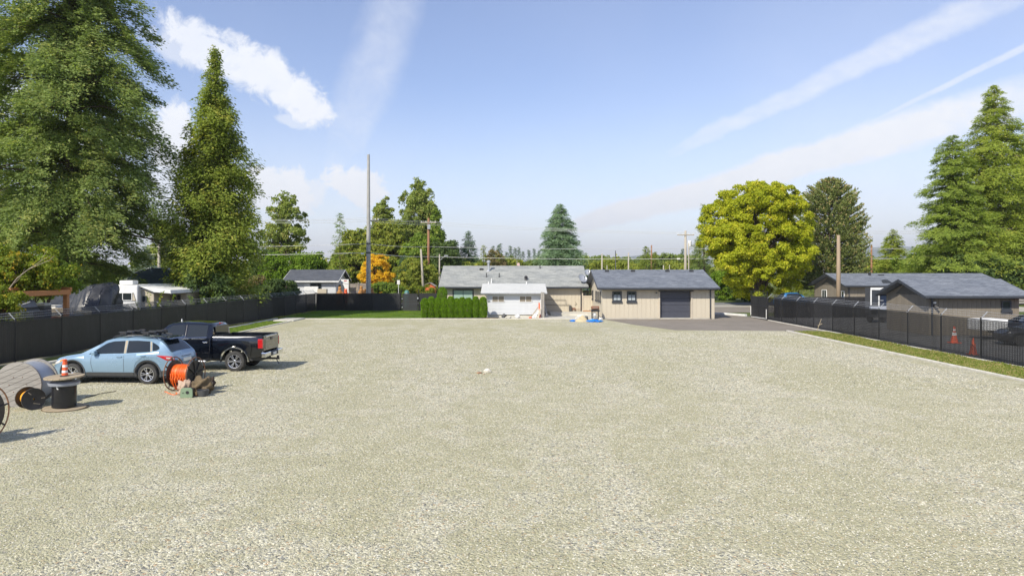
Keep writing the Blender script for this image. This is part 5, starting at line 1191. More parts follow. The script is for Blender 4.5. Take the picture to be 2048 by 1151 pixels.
def pickup():
    t = thing('pickup_truck', 'black crew cab pickup truck with chrome rear bumper parked behind the blue car', 'pickup truck', (-10.02, 29.75, 0), R(180-1))
    W = 1.0; zax = .41
    # cab and nose
    B = Body(W, [(2.08, 1.40), (2.10, 1.80), (2.2, 1.90), (2.6, 1.955), (3.3, 1.97), (3.8, 1.94), (4.0, 1.86), (4.3, 1.60), (4.55, 1.36), (4.75, 1.31), (5.4, 1.27), (5.7, 1.18), (5.85, .98)],
             [(2.08, 1.34), (3.0, 1.335), (4.2, 1.29), (4.6, 1.25), (5.3, 1.2), (5.7, 1.08), (5.85, .9)],
             [(2.08, .52), (4.3, .52), (5.5, .5), (5.85, .45)], [(2.08, .985), (2.3, 1), (5.2, 1), (5.6, .96), (5.8, .86), (5.85, .8)], (4.84,), .52, (2.08, 5.85), .19, zax)
    B.build('cab', M['paint_black'], t)
    # bed: two sides, floor, tailgate
    Bb = Body(W, [(0.03, 1.40), (2.03, 1.42)], [(.03, 1.35), (2.03, 1.36)], [(.03, .6), (.5, .52), (2.03, .52)], [(.03, .96), (.25, .99), (2.03, 1.0)], (1.15,), .52, (.03, 2.03), .0, zax)
    for sd in (1, -1):
        vs = []; fs = []; xs = Bb.xs; n = 8
        for x in xs:
            r = Bb.rows(x)[:5]; ring = [(x, sd*y, z) for y, z in r]+[(x, sd*(r[4][0]-.03), 1.40), (x, sd*(r[4][0]-.13), 1.405), (x, sd*(r[4][0]-.16), max(.85, r[0][1]))]; vs += ring
        for i in range(len(xs)-1):
            for k in range(n): a = i*n+k; b = i*n+(k+1) % n; fs.append((a, b, b+n, a+n))
        fs.append(tuple(range(n))); fs.append(tuple((len(xs)-1)*n+k for k in range(n))[::-1])
        MB().add(vs, fs).build('bed_side', M['paint_black'], t, smooth=True)
        MB().box(.06, 2.0, min(sd*.8, sd*.96), max(sd*.8, sd*.96), 1.405, 1.43).build('bed_rail_cap', M['black_plastic'], t, bevel=.008)
        # raised fender over the rear wheel
        Bb.strip('fender_flare', M['paint_black'], t, [(.42, 1.05), (.60, 1.22), (1.15, 1.26), (1.7, 1.22), (1.92, 1.02)], [(.50, .60), (.66, .85), (1.15, .97), (1.64, .85), (1.8, .6)], .03, 24, 4, sd)
        arch(Bb, t, 1.15, .525, .575, M['chrome'], sd, a0=-2, a1=182, off=.05); arch(B, t, 4.84, .525, .575, M['chrome'], sd, a0=-2, a1=182, off=.03)
        wheel(t, 1.15, sd*.84, sd, .41, .27, 'rim_silver', 6); wheel(t, 4.84, sd*.84, sd, .41, .27, 'rim_silver', 6)
        B.strip('rear_window', M['glass_car'], t, [(2.30, 1.83), (2.7, 1.85), (3.10, 1.85)], [(2.30, 1.38), (2.7, 1.375), (3.10, 1.375)], .006, 10, 4, sd)
        B.strip('front_window', M['glass_car'], t, [(3.22, 1.85), (3.72, 1.84), (4.10, 1.60), (4.34, 1.42)], [(3.22, 1.375), (3.6, 1.37), (4.1, 1.35), (4.40, 1.335)], .006, 14, 4, sd)
        B.strip('window_trim', M['chrome'], t, [(2.28, 1.372), (4.4, 1.33)], [(2.28, 1.355), (4.4, 1.313)], .010, 14, 1, sd)
        B.strip('side_molding', M['chrome'], t, [(2.2, .76), (4.25, .76)], [(2.2, .735), (4.25, .735)], .015, 10, 1, sd)
        for xs_ in ([(3.16, 1.85), (3.16, 1.3), (3.16, .55)], [(2.16, 1.35), (2.14, .9), (2.2, .55)], [(4.30, 1.32), (4.30, .9), (4.26, .55)]):
            B.strip('door_seam', M['black_plastic'], t, xs_, [(x+.014, z) for x, z in xs_], .002, 10, 1, sd)
        for x in (2.32, 3.32): y = sd*(B.side_y(x, 1.18)+.03); MB().box(x-.1, x+.1, y-.015, y+.015, 1.155, 1.205).build('door_handle', M['chrome'], t, bevel=.012)
        y = sd*(B.side_y(4.15, 1.3)+.16); MB().box(4.08, 4.22, y-.12, y+.12, 1.28, 1.55).build('mirror', M['paint_black'], t, bevel=.04, seg=2)
        MB().tube([(2.3, sd*1.0, .40), (4.3, sd*1.0, .40)], .055, 8).tube([(2.3, sd*1.0, .40), (2.2, sd*.8, .42)], .05, 8).tube([(4.3, sd*1.0, .4), (4.4, sd*.8, .42)], .05, 8).build('running_board', M['chrome'], t, smooth=True)
        a, b = sorted((sd*.88, sd*.985)); MB().box(-.005, .20, a, b, .92, 1.30).build('taillight', M['red_lens'], t, bevel=.03, seg=2)
        a, b = sorted((sd*.45, sd*1.0)); MB().box(-.16, .06, a, b, .56, .76).build('bumper_corner', M['chrome'], t, bevel=.04, seg=2)
    MB().box(.06, 2.02, -.82, .82, .82, .88).box(1.98, 2.05, -.84, .84, .85, 1.40).build('bed_floor', M['black_plastic'], t)
    g = MB().box(.0, .07, -.87, .87, .80, 1.42).build('tailgate', M['paint_black'], t, bevel=.015)
    MB().box(-.012, .0, -.72, .72, .87, 1.27).build('tailgate_panel', M['paint_black'], g, bevel=.01)
    MB().box(-.02, .0, -.14, .14, 1.20, 1.32).build('tailgate_handle', M['black_plastic'], g, bevel=.01)
    MB().box(-.015, .0, -.62, .62, 1.345, 1.385).build('tailgate_trim', M['chrome'], g, bevel=.005)
    MB().box(-.14, .04, -.46, .46, .56, .74).build('bumper_centre', M['clad'], t, bevel=.02)
    MB().box(-.17, -.14, -.16, .16, .60, .70).build('licence_plate', M['white'], t)
    MB().box(-.35, .2, -.04, .04, .38, .46).box(-.33, -.25, -.05, .05, .44, .54).bar((-.2, 0, .42), (-.34, .02, .2), .03, .03).build('tow_hitch', M['black_plastic'], t, bevel=.006)
    MB().box(.2, 5.6, -.55, .55, .38, .6).box(2.1, 5.3, -.85, .85, .45, .6).build('chassis', M['clad'], t)
    MB().box(1.05, 1.25, -.8, .8, .33, .48).build('axle', M['clad'], t, bevel=.04)
    MB().box(2.055, 2.075, -.62, .62, 1.44, 1.80).build('rear_screen', M['glass_car'], t, bevel=.005)
    MB().box(2.06, 2.13, -.14, .14, 1.86, 1.90).build('brake_light', M['red_lens'], t, bevel=.01)
    B.toppatch('windscreen', M['glass_car'], t, 4.02, 4.50, .97, .95)
    MB().lathe([(0, 0), (.03, 0), (.012, .11), (0, .11)], 8, Matrix.Translation((3.6, .3, 1.96))).build('roof_antenna', M['white'], t)
    MB().box(5.78, 5.87, -.7, .7, .62, 1.02).build('grille', M['chrome'], t, bevel=.02)
pickup()
def simple_car(label, loc, rz, paint, s=1.0, tall=0, extra=None):
    t = thing('parked_car', label, 'car', loc, rz); t.scale = (s,)*3
    B = Body(.88, [(0, .82), (.1, .98), (.5, 1.04+tall*.3), (.85, 1.36+tall), (1.4, 1.44+tall), (2.3, 1.44+tall), (2.8, 1.30+tall*.8), (3.3, 1.04+tall*.3), (4.1, .92+tall*.3), (4.5, .7)],
             [(0, .76), (.1, .9), (.6, .98+tall*.2), (3.3, .93+tall*.2), (4.1, .84), (4.5, .62)], [(0, .35), (.3, .25), (4.2, .25), (4.5, .33)],
             [(0, .82), (.15, .94), (.8, 1), (3.7, 1), (4.2, .92), (4.5, .7)], (.95, 3.6), .37, (0, 4.5), .22, .33)
    B.build('body', paint, t); MB().box(.3, 4.2, -.7, .7, .2, .7).build('underbody', M['clad'], t)
    for sd in (1, -1):
        B.strip('side_window', M['glass_car'], t, [(1.05, 1.32+tall), (2.3, 1.34+tall), (2.7, 1.22+tall)], [(.85, 1.02+tall*.2), (2.2, 1.0+tall*.2), (2.98, .98+tall*.2)], .006, 14, 4, sd)
        for a in (.95, 3.6):
            MB().lathe([(0, -.1), (.3, -.1), (.32, -.06), (.32, .06), (.3, .1), (0, .1)], 20, Matrix.Translation((a, sd*.78, .32))@Matrix.Rotation(R(90), 4, 'X')).build('wheel', M['tyre'], t, smooth=True)
    B.toppatch('windscreen', M['glass_car'], t, 2.5, 3.15, .95, .9); B.toppatch('rear_screen', M['glass_car'], t, .5, .85, .9, .9)
    return t
simple_car('dark car with a pale shiny windscreen parked beyond the left fence by the trailer', (GX(247, 50)-2.2, 50.5, 0), R(-12), M['paint_navy'], 1.0, .28)
simple_car('second dark car beyond the left fence below the trailer windows', (GX(352, 53)-.2, 53, 0), R(176), M['paint_navy'], 1.0, .2)
simple_car('silver car roof just above the left fence below the black tarp', (GX(255, 43.5)-1.2, 44, 0), R(100), M['paint_silver'], 1.0, .2)
simple_car('bright blue car beyond the right fence under the big maple', (GX(1552, 84), 84, 0), R(5), pm('blue_paint', (.03, .2, .5), None, 2, .25, .2, coat=1), 1.0, .25)
simple_car('black car seen through the slats at the right edge', (33.5, 42.6, 0), R(172), M['paint_black'], 1.0, .1)
simple_car('charcoal car seen through the right fence beside the outbuilding', (31.0, 39.0, 0), R(168), pm('charcoal_paint', (.022, .020, .021), None, 2, .3, .1, coat=1), .9, .0)

# ------------------------------------------------------------------ reels and yard objects
def steel_reel(label, x, y, Rr, Wd, az, cable, hoopm, discm='steel_dark', rd=.80, z=None, drum=.5, name='cable_reel', wraps=True, loose=False):
    """axis along local X, lying on its rims"""
    t = thing(name, label, 'cable reel', (x, y, z if z is not None else 0), az); Mx = Matrix.Translation((0, 0, Rr))@Matrix.Rotation(R(90), 4, 'Y')
    for s in (-1, 1):
        fl = thing('flange', None, None); fl.parent = t
        MB().tube([(s*Wd/2, (Rr-.02)*math.cos(a), Rr+(Rr-.02)*math.sin(a)) for a in np.linspace(0, 2*math.pi, 49)], .018, 6, cap=False).build('hoop', M[hoopm], fl, smooth='all')
        T = Mx@Matrix.Translation((0, 0, s*(Wd/2-.03)))
        MB().lathe([(0.05, -.01), (Rr*rd, -.01), (Rr*rd, .01), (.05, .01)], 40, T, closed=True).build('disc', M[discm], fl)
        for i in range(8):
            a = 2*math.pi*i/8+.2; c, s_ = math.cos(a), math.sin(a)
            MB().bar((s*Wd/2, .08*c, Rr+.08*s_), (s*Wd/2, (Rr-.03)*c, Rr+(Rr-.03)*s_), .03, .045, up=(1, 0, 0)).build('spoke', M[discm], fl)
        MB().lathe([(.04, -.03), (.09, -.03), (.09, .03), (.04, .03)], 20, Mx@Matrix.Translation((0, 0, s*(Wd/2+.01))), closed=True).build('hub', M[discm], fl, smooth=True)
    rc = Rr*drum; n = 19; mb = MB(); rr = random.Random(4)
    prof = []
    for i in range(n):
        z0 = -Wd/2+.05+(Wd-.1)*i/n; z1 = -Wd/2+.05+(Wd-.1)*(i+1)/n; b = rc+rr.uniform(-.012, .012)
        prof += [(b-.018, z0), (b, z0+(z1-z0)*.25), (b, z0+(z1-z0)*.75)]
    prof.append((rc-.018, Wd/2-.05)); mb.lathe([(0.05, -Wd/2+.05)]+prof+[(.05, Wd/2-.05)], 40, Mx)
    mb.build('wound_cable', cable, t, smooth=True)
    if loose:
        for k, (xo, dr) in enumerate(((-.18, .33), (-.08, .38), (.02, .26), (.12, .36), (.2, .22), (-.26, .2))):
            pts = [(xo+.03*math.sin(a*2), (rc+.012)*math.cos(a)-.05-(.12 if math.sin(a) < -.2 else 0)*dr*2, Rr+(rc+.012)*math.sin(a)-(dr*.55*max(0, -math.sin(a)))) for a in np.linspace(-math.pi*1.05, .1, 26)]
            MB().tube(pts, .016, 6).build('loose_cable', cable, t, smooth='all')
    return t
steel_reel('black steel reel wound with bright orange duct beside the blue car', GX(369.5, 24.1), 24.1, .57, .80, R(-9), M['orange'], 'rust', rd=.8, drum=.56, loose=True)
steel_reel('rusty steel reel mostly cut off by the left edge of the photo', -12.68, 16.65, .69, .9, R(-9), M['black_cable'], 'rust_light', rd=.84, drum=.4)
def wood_reel():
    t = thing('cable_reel', 'large weathered wooden reel with grey wrapped cable at the left edge', 'cable reel', (GX(37, 21.15), 21.15, 0), R(4)); Rr = .66
    for s, y in ((0, 0), (1, .86)):
        fl = thing('flange', None, None); fl.parent = t; n = 9
        for i in range(n):
            z0 = -Rr+2*Rr*i/n; z1 = -Rr+2*Rr*(i+1)/n-.006; z0 += .003
            def hw(z): return math.sqrt(max(Rr*Rr-z*z, .0004))
            m = [(z0+(z1-z0)*k/5) for k in range(6)]
            pts = [(-hw(z), z) for z in m]+[(hw(z), z) for z in m[::-1]]
            ang = R(24); pts = [(a*math.cos(ang)-b*math.sin(ang), a*math.sin(ang)+b*math.cos(ang)+Rr) for a, b in pts]
            MB().prism(pts, y-.03+random.uniform(-.003, .003), y+.03).build('plank', M['weathered'], fl)
        MB().lathe([(Rr-.004, -.032), (Rr+.006, -.032), (Rr+.006, .032), (Rr-.004, .032)], 48, Matrix.Translation((0, y, Rr))@Matrix.Rotation(R(90), 4, 'X'), closed=True).build('rim_band', M['weathered'], fl, smooth=True)
        if s == 0:
            MB().lathe([(0, -.035), (.035, -.035), (.035, -.03), (0, -.03)], 12, Matrix.Translation((0, y, Rr))@Matrix.Rotation(R(90), 4, 'X')).build('hub_hole', M['black_plastic'], fl)
            for q in range(6):
                a = q*1.05; MB().lathe([(0, 0), (.014, 0), (.010, .012), (0, .014)], 8, Matrix.Translation((.25*math.cos(a), y-.03, Rr+.25*math.sin(a)))@Matrix.Rotation(R(90), 4, 'X')).build('bolt', M['rust'], fl)
    MB().lathe([(Rr*.9, 0), (Rr*.915, .05), (Rr*.90, .4), (Rr*.915, .75), (Rr*.9, .80)], 40, Matrix.Translation((0, .03, Rr))@Matrix.Rotation(R(-90), 4, 'X')).build('cable_wrap', M['plastic_wrap'], t, smooth=True)
wood_reel()
def upright_reel():
    t = thing('cable_reel', 'upright reel of shiny black cable with wooden top and bottom flanges', 'cable reel', (GX(128.5, 20.95), 20.95, 0))
    for z, r, nm in ((.02, .56, 'bottom_flange'), (.92, .52, 'top_flange')):
        fl = thing('flange', None, None); fl.parent = t; fl.location = (.02 if z < .5 else 0, 0, z); fl.rotation_euler = (R(2), R(2) if z < .5 else R(-1.5), 0)
        n = 6
        for i in range(n):
            a0 = -r+2*r*i/n+.003; a1 = -r+2*r*(i+1)/n-.003; mm = [a0+(a1-a0)*k/5 for k in range(6)]; hw = lambda q: math.sqrt(max(r*r-q*q, .0004))
            MB().prism([(q, -hw(q)) for q in mm]+[(q, hw(q)) for q in mm[::-1]], -.022, .022, 'z').build('plank', M['ply'], fl, bevel=.004)
    n = 22; prof = [(.02, .05)]
    for i in range(n): z = .05+.6*i/n; prof += [(.308, z), (.322, z+.008), (.322, z+.02)]
    prof += [(.31, .655), (.2, .66), (.2, .90), (.0, .90)]
    MB().lathe(prof, 36).build('wound_cable', M['black_cable'], t, smooth=True)
    MB().lathe([(.30, .66), (.40, .69), (.42, .76), (.34, .80), (.22, .80)], 30).build('loose_wrap', M['plastic_wrap'], t, smooth=True)
    MB().tube([(.0, -.3, .72), (-.02, -.33, .70), (.01, -.33, .62), (.03, -.325, .60)], .02, 6).build('tag', M['white'], t)
    return t
upright_reel()
MB().build
tag(MB().lathe([(.59, .0), (.605, .012), (.59, .025), (.575, .012)], 40, Matrix.Translation((GX(131, 20.9), 20.9, 0)), closed=True).build('cable_loop', M['burlap'], smooth=True), 'thin brown cable loop on the gravel round the upright reel', 'cable')
def delineator():
    t = thing('traffic_tube', 'orange and white striped traffic tube standing on the upright reel', 'traffic cone', (GX(129.8, 20.95), 20.95, .942))
    cols = ['orange_cone', 'white', 'orange_cone', 'white', 'orange_cone']; z = 0
    for i, (c, h) in enumerate(zip(cols, (.10, .07, .09, .07, .12))):
        r0 = .085-.03*z/.45; r1 = .085-.03*(z+h)/.45; MB().lathe([(r0, z), (r1, z+h), (0, z+h)], 20).build('stripe', M[c], t, smooth=True); z += h
    MB().lathe([(.03, z), (.065, z+.01), (.065, z+.03), (.02, z+.045), (0, z+.045)], 14).build('top_knob', M['orange_cone'], t, smooth=True)
    MB().lathe([(.13, 0), (.13, .015), (.08, .03), (0, .03)], 20).build('base', M['black_plastic'], t, smooth=True)
delineator()
def small_reel():
    t = thing('cable_reel', 'small black reel of yellow cable lying before the big wooden reel', 'cable reel', (GX(57, 21.0), 20.95, 0), math.atan2(-.6, .8)); Rr = .315
    Mx = Matrix.Translation((0, 0, Rr))@Matrix.Rotation(R(90), 4, 'Y')
    for z in (0, .46):
        MB().lathe([(.03, z-.012), (Rr*.93, z-.012), (Rr, z-.02), (Rr, z+.02), (Rr*.93, z+.012), (.03, z+.012)], 36, Mx, closed=True).build('flange', M['black_plastic'], t, smooth=True)
    MB().lathe([(.03, .445), (.06, .445), (.06, .5), (.03, .5)], 18, Mx, closed=True).build('hub', M['black_plastic'], t, smooth=True)
    n = 24; prof = [(.03, .02)]
    for i in range(n): z = .02+.42*i/n; prof += [(.192, z), (.2, z+.006), (.2, z+.012)]
    MB().lathe(prof+[(.03, .44)], 30, Mx).build('wound_cable', M['yellow'], t, smooth=True)
    for a, r, l, rot in ((.5, .16, .09, .8), (-2.6, .2, .05, .3), (1.6, .24, .05, 0)):
        MB().box(-l, l, -.012, .012, 0, .003, Mx@Matrix.Rotation(a, 4, 'Z')@Matrix.Translation((r, 0, .474))@Matrix.Rotation(rot, 4, 'Z')).build('tape', M['tan'], t)
small_reel()
def green_box():
    x, y = GX(373, 22.7), 22.7; t = thing('duct_box', 'small faded green box with a round hole in front of the orange reel', 'box', (x, y, 0), R(8))
    f = MB().prism([(-.17, 0), (.17, 0), (.19, .06), (.18, .26), (.13, .31), (-.14, .31), (-.18, .27), (-.19, .05)], -.02, .04)
    f.build('front_panel', M['green_box'], t, bevel=.008); MB().prism([(-.15, 0), (.17, 0), (.16, .27), (-.14, .27)], .04, .34).build('body', M['black_plastic'], t, bevel=.02)
    MB().lathe([(0, 0), (.05, 0), (.05, .01), (0, .01)], 16, Matrix.Translation((.03, -.02, .17))@Matrix.Rotation(R(90), 4, 'X')).lathe([(0, 0), (.018, 0), (.018, .01), (0, .01)], 8, Matrix.Translation((-.1, -.02, .16))@Matrix.Rotation(R(90), 4, 'X')).build('hole', M['black_plastic'], t)
green_box()
def lump(name, label, cat, loc, r, m, seed, sub=3, amp=.25, kind=None, freq=2.2, parent=None, flatb=True):
    bm = bmesh.new(); bmesh.ops.create_icosphere(bm, subdivisions=sub, radius=1)
    from mathutils import noise as ns
    o_ = Vector((seed*3.7, seed*1.3, 0))
    for v in bm.verts:
        k = 1+amp*ns.noise(v.co*freq+o_)*2+amp*.5*ns.noise(v.co*freq*2.7+o_)
        v.co = Vector((v.co.x*r[0]*k, v.co.y*r[1]*k, v.co.z*r[2]*k))
        if flatb and v.co.z < -r[2]*.5: v.co.z = -r[2]*.5
        v.co.z += r[2]*.5 if flatb else 0
    me = bpy.data.meshes.new(name); bm.to_mesh(me); bm.free(); me.materials.append(m); me.polygons.foreach_set('use_smooth', [True]*len(me.polygons))
    o = bpy.data.objects.new(name, me); C.objects.link(o); o.location = loc; o.parent = parent
    return tag(o, label, cat, kind=kind)
lump('canvas_bag', 'brown canvas bag slumped against the orange reel', 'bag', (GX(403, 23.5), 23.5, 0), (.33, .3, .36), M['burlap'], 3, 4, .3)
lump('canvas_bag', 'dark brown rolled canvas behind the slumped bag', 'bag', (GX(417, 24.2), 24.2, .12), (.2, .22, .2), pm('dark_canvas', (.06, .04, .028), None, 8, .9, 0, .8, 20), 4, 4, .3)
t = thing('rubber_bucket', 'low dark grey rubber bucket beside the green box', 'bucket', (GX(406, 23.0), 23.0, 0))
MB().lathe([(.0, 0), (.15, 0), (.19, .2), (.18, .2), (.14, .02), (0, .02)], 24).build('tub', M['clad'], t, smooth=True); MB().tube([(-.18, 0, .19), (-.12, -.1, .24), (.1, -.12, .24), (.18, 0, .19)], .01, 5).build('handle', M['black_plastic'], t)
tag(MB().tube([(GX(418, 23.9), 23.9, .25), (GX(422, 23.7), 23.7, .36), (GX(425, 23.5), 23.5, .33)], .025, 6).build('pale_stick', M['ply'], smooth=True), 'short pale stick on top of the dark canvas roll', 'stick')
lump('net_bundle', 'pale mesh bundle under the orange duct', 'bundle', (GX(370, 23.3), 23.35, 0), (.22, .16, .3), pm('pale_net', (.5, .36, .27), (.35, .27, .2), 14, .9, 0, .9, 30), 6, 4, .35)
def ground_rope(label, pts, r, m, seed):
    rr = random.Random(seed); P = []
    for a, b in zip(pts[:-1], pts[1:]):
        for k in range(6): q = GP(a[0]+(b[0]-a[0])*k/6+rr.uniform(-1, 1), a[1]+(b[1]-a[1])*k/6+rr.uniform(-.6, .6)); P.append((q.x, q.y, r))
    tag(MB().tube(P, r, 6).build('rope', m, smooth='all'), label, 'rope')
ground_rope('thin orange duct end lying left of the green box', [(330, 783), (345, 790), (362, 787), (350, 786)], .014, M['orange'], 1)
ground_rope('thin orange duct end lying right of the green box', [(386, 790), (398, 792), (412, 790), (402, 788)], .014, M['orange'], 2)
tag(MB().tube([(GX(170, 22.6), 22.6, .02), (GX(200, 23.3), 23.3, .03), (GX(232, 23.9), 23.9, .015)], .012, 5).build('thin_rod', M['steel_dark']), 'thin dark rod lying on the gravel right of the upright reel', 'rod')
lump('white_rock', 'white rock alone in the middle of the gravel', 'rock', (*GP(975, 745).xy, 0), (.15, .1, .12), M['kerb'], 8, 3, .2)
lump('orange_scrap', 'small orange scrap beside the white rock', 'scrap', (*GP(959, 746).xy, 0), (.09, .06, .035), M['rust_light'], 9, 3, .4)
lump('orange_scrap', 'tiny orange scrap between the white rock and the larger orange scrap', 'scrap', (*GP(968, 748).xy, 0), (.04, .03, .015), M['rust_light'], 10, 2, .4)
# sand heap, bags and blue tarps by the patio
def sand_heap():
    x, y = GX(1164, 58.5), 58.6; n = 26; vs = []; fs = []; rr = np.random.RandomState(2)
    for i in range(n+1):
        for j in range(n+1):
            u, v = i/n*2-1, j/n*2-1; d = math.hypot(u, v); h = max(0, 1-d)**.85*.52*(1+.15*math.sin(5*u+3*v)); vs.append((x+u*.62, y+v*.6, h-.01+rr.normal(0, .008)))
    for i in range(n):
        for j in range(n): a = i*(n+1)+j; fs.append((a, a+n+1, a+n+2, a+1))
    tag(MB().add(vs, fs).build('sand_heap', M['sand'], smooth='all', kind='stuff'), 'small pointed heap of tan sand before the patio', 'sand')
sand_heap()
lump('sandbag', 'pale sandbag lying lower behind the sand heap', 'sandbag', (GX(1160, 60.3), 60.3, 0), (.42, .25, .2), M['concrete'], 11, 3, .12)
lump('sandbag', 'pale sandbag stacked on top behind the sand heap', 'sandbag', (GX(1163, 60.3), 60.3, .2), (.40, .25, .19), M['kerb'], 12, 3, .12)
lump('dark_bucket', 'dark bundle beside the stacked sandbags', 'bundle', (GX(1173, 60.2), 60.2, 0), (.15, .15, .24), M['clad'], 13, 3, .15)
lump('blue_tarp', 'long crumpled bright blue tarp right of the sand heap', 'tarp', (GX(1191, 57.7), 57.9, 0), (.50, .28, .13), M['tarp_blue'], 14, 4, .5, freq=3)
lump('blue_tarp', 'small crumpled blue tarp left of the sand heap', 'tarp', (GX(1147, 58.5), 58.6, 0), (.26, .18, .07), M['tarp_blue'], 15, 4, .5, freq=3)
lump('plastic_sheet', 'pale blue plastic sheet trailing from the sand heap', 'sheet', (GX(1156, 59.4), 59.2, 0), (.4, .2, .12), M['plastic_wrap'], 16, 4, .5, freq=3)
lump('white_bag', 'small white bag at the right foot of the barbecue', 'bag', (GX(1201, 61.4), 61.3, 0), (.22, .15, .1), M['white'], 17, 3, .3)
def barbecue():
    t = thing('barbecue', 'weathered brown and black barbecue standing at the garage corner', 'barbecue', (GX(1190, 61.5), 61.4, 0))
    for x in (-.27, .27):
        for y in (-.2, .2): MB().box(x-.025, x+.025, y-.025, y+.025, .04, .8).build('leg', M['steel_dark'], t)
    MB().box(-.34, .34, -.26, .26, .66, .84).build('firebox', M['black_plastic'], t, bevel=.03)
    MB().prism([(-.26, .86), (.26, .86), (.26, .98), (.16, 1.12), (-.14, 1.14), (-.26, 1.0)], -.33, .33, 'x').build('lid', M['rust'], t, bevel=.03)
    MB().box(-.5, -.35, -.2, .2, .78, .82).box(.35, .46, -.2, .2, .70, .74).build('side_shelf', M['weathered'], t)
    MB().box(-.3, .3, -.24, .24, .14, .18).build('bottom_shelf', M['steel_dark'], t); MB().lathe([(0, 0), (.15, .02), (.16, .3), (.08, .4), (0, .42)], 16).build('gas_bottle', M['white'], t, smooth=True).location = (-.05, 0, .18)
    MB().tube([(-.2, -.32, .98), (.2, -.32, .98)], .015, 6).build('handle', M['galv'], t)
    MB().box(-.3, -.1, -.28, -.27, .4, .44).bar((.3, 0, .3), (.75, -.1, .02), .05, .04).build('strut', M['steel_dark'], t)
barbecue()
# debris along the white extension
for k, (label, a, b, w, m) in enumerate([('orange board leaning highest on the pale post', (2.45, 63.3, 0), (2.42, 63.6, 1.32), .13, 'orange_cone'), ('long brown board leaning left beside the pale post', (1.62, 63.2, 0), (2.35, 63.6, .95), .08, 'ply'),
        ('white board leaning against the pale post', (2.0, 63.1, 0), (2.42, 63.5, .72), .12, 'white'), ('pink stained white board leaning nearest the pale post', (2.3, 63.0, 0), (2.5, 63.4, .8), .14, 'rv_beige'), ('short white plank leaning flat at the foot of the pale post', (1.78, 62.9, 0), (2.05, 63.3, .35), .18, 'white')]):
    tag(MB().bar(a, b, w, .03, up=(0, 1, 0)).build('leaning_board', M[m], bevel=.004), label, 'board')
lump('orange_lump', 'small orange lump at the foot of the leaning boards', 'scrap', (1.62, 62.9, 0), (.14, .12, .09), M['orange_cone'], 21, 3, .3)
lump('white_sack', 'white sack on the ground under the left half of the extension', 'sack', (GX(1016, 62.9), 62.9, 0), (.28, .2, .1), M['concrete'], 22, 3, .3)
lump('white_sack', 'white sack on the ground under the right window of the extension', 'sack', (GX(1035, 63.1), 63.1, 0), (.22, .2, .2), M['white'], 23, 3, .3)
lump('dark_bundle', 'dark grey bundle before the white extension', 'bundle', (GX(1008, 63.4), 63.4, 0), (.2, .15, .22), M['clad'], 24, 3, .4)
lump('soil_patch', 'low brown soil heap between hedge and extension', 'soil', (GX(983, 62.7), 62.7, -.02), (.75, .45, .06), M['burlap'], 25, 3, .3, kind='stuff')
tag(MB().tube([(3.2, 64.6, 0), (3.0, 66.5, 1.3)], .03, 6).tube([(3.2, 64.6, 0), (2.75, 66.4, 1.3)], .03, 6).build('leaning_ladder', M['galv']), 'thin pale rod frame leaning in the shade right of the extension', 'frame')

# cones
def cone(label, x, y, h, base=True, z=0):
    t = thing('traffic_cone', label, 'traffic cone', (x, y, z))
    r = h*.22; zc = lambda f: r*(1-f)*.86+r*.16
    for a, b, m in ((0, .45, 'orange_cone'), (.45, .62, 'white'), (.62, .72, 'orange_cone'), (.72, .84, 'white'), (.84, 1, 'orange_cone')):
        MB().lathe([(zc(a), h*a+.03), (zc(b), h*b+.03), (0, h*b+.03)], 20).build('stripe', M[m if base else 'orange_cone'], t, smooth=True)
    MB().box(-r*1.3, r*1.3, -r*1.3, r*1.3, 0, .035).build('base', M['orange_cone'], t, bevel=.01)
cone('orange and white striped cone beyond the right fence beside the dark car', GX(1900, 41), 40.6, .9)
cone('plain orange cone nearest the right fence', GX(1941, 35.0), 34.8, .78, False)
def lumber(label, x, y, z, w, m, n, seed):
    t = thing('lumber_stack', label, 'stack', (x, y, 0)); rr = random.Random(seed)
    for i in range(n): MB().box(-w/2+rr.uniform(-.15, .15), w/2+rr.uniform(-.15, .15), -.3, .3, z+i*.17, z+i*.17+.13).build('beam', M[m], t, bevel=.01)
lumber('stack of red steel beams at the right edge beside the outbuilding', 33.4, 45.0, 1.1, 1.6, 'red_lens', 4, 2)
lumber('stack of pale planks behind the outbuilding at the right edge', 34.8, 48.5, 1.9, 2.4, 'weathered', 4, 3)
tag(MB().box(27.6, 30.4, 40.2, 40.55, 0, .16).build('concrete_block', M['white'], bevel=.02), 'long low white concrete block beside the striped cone', 'block')
tag(MB().box(27.9, 29.3, 42.2, 43.8, .55, 1.22).build('covered_trailer', M['white'], bevel=.06, seg=2), 'flat white trailer top just above the right fence', 'trailer')

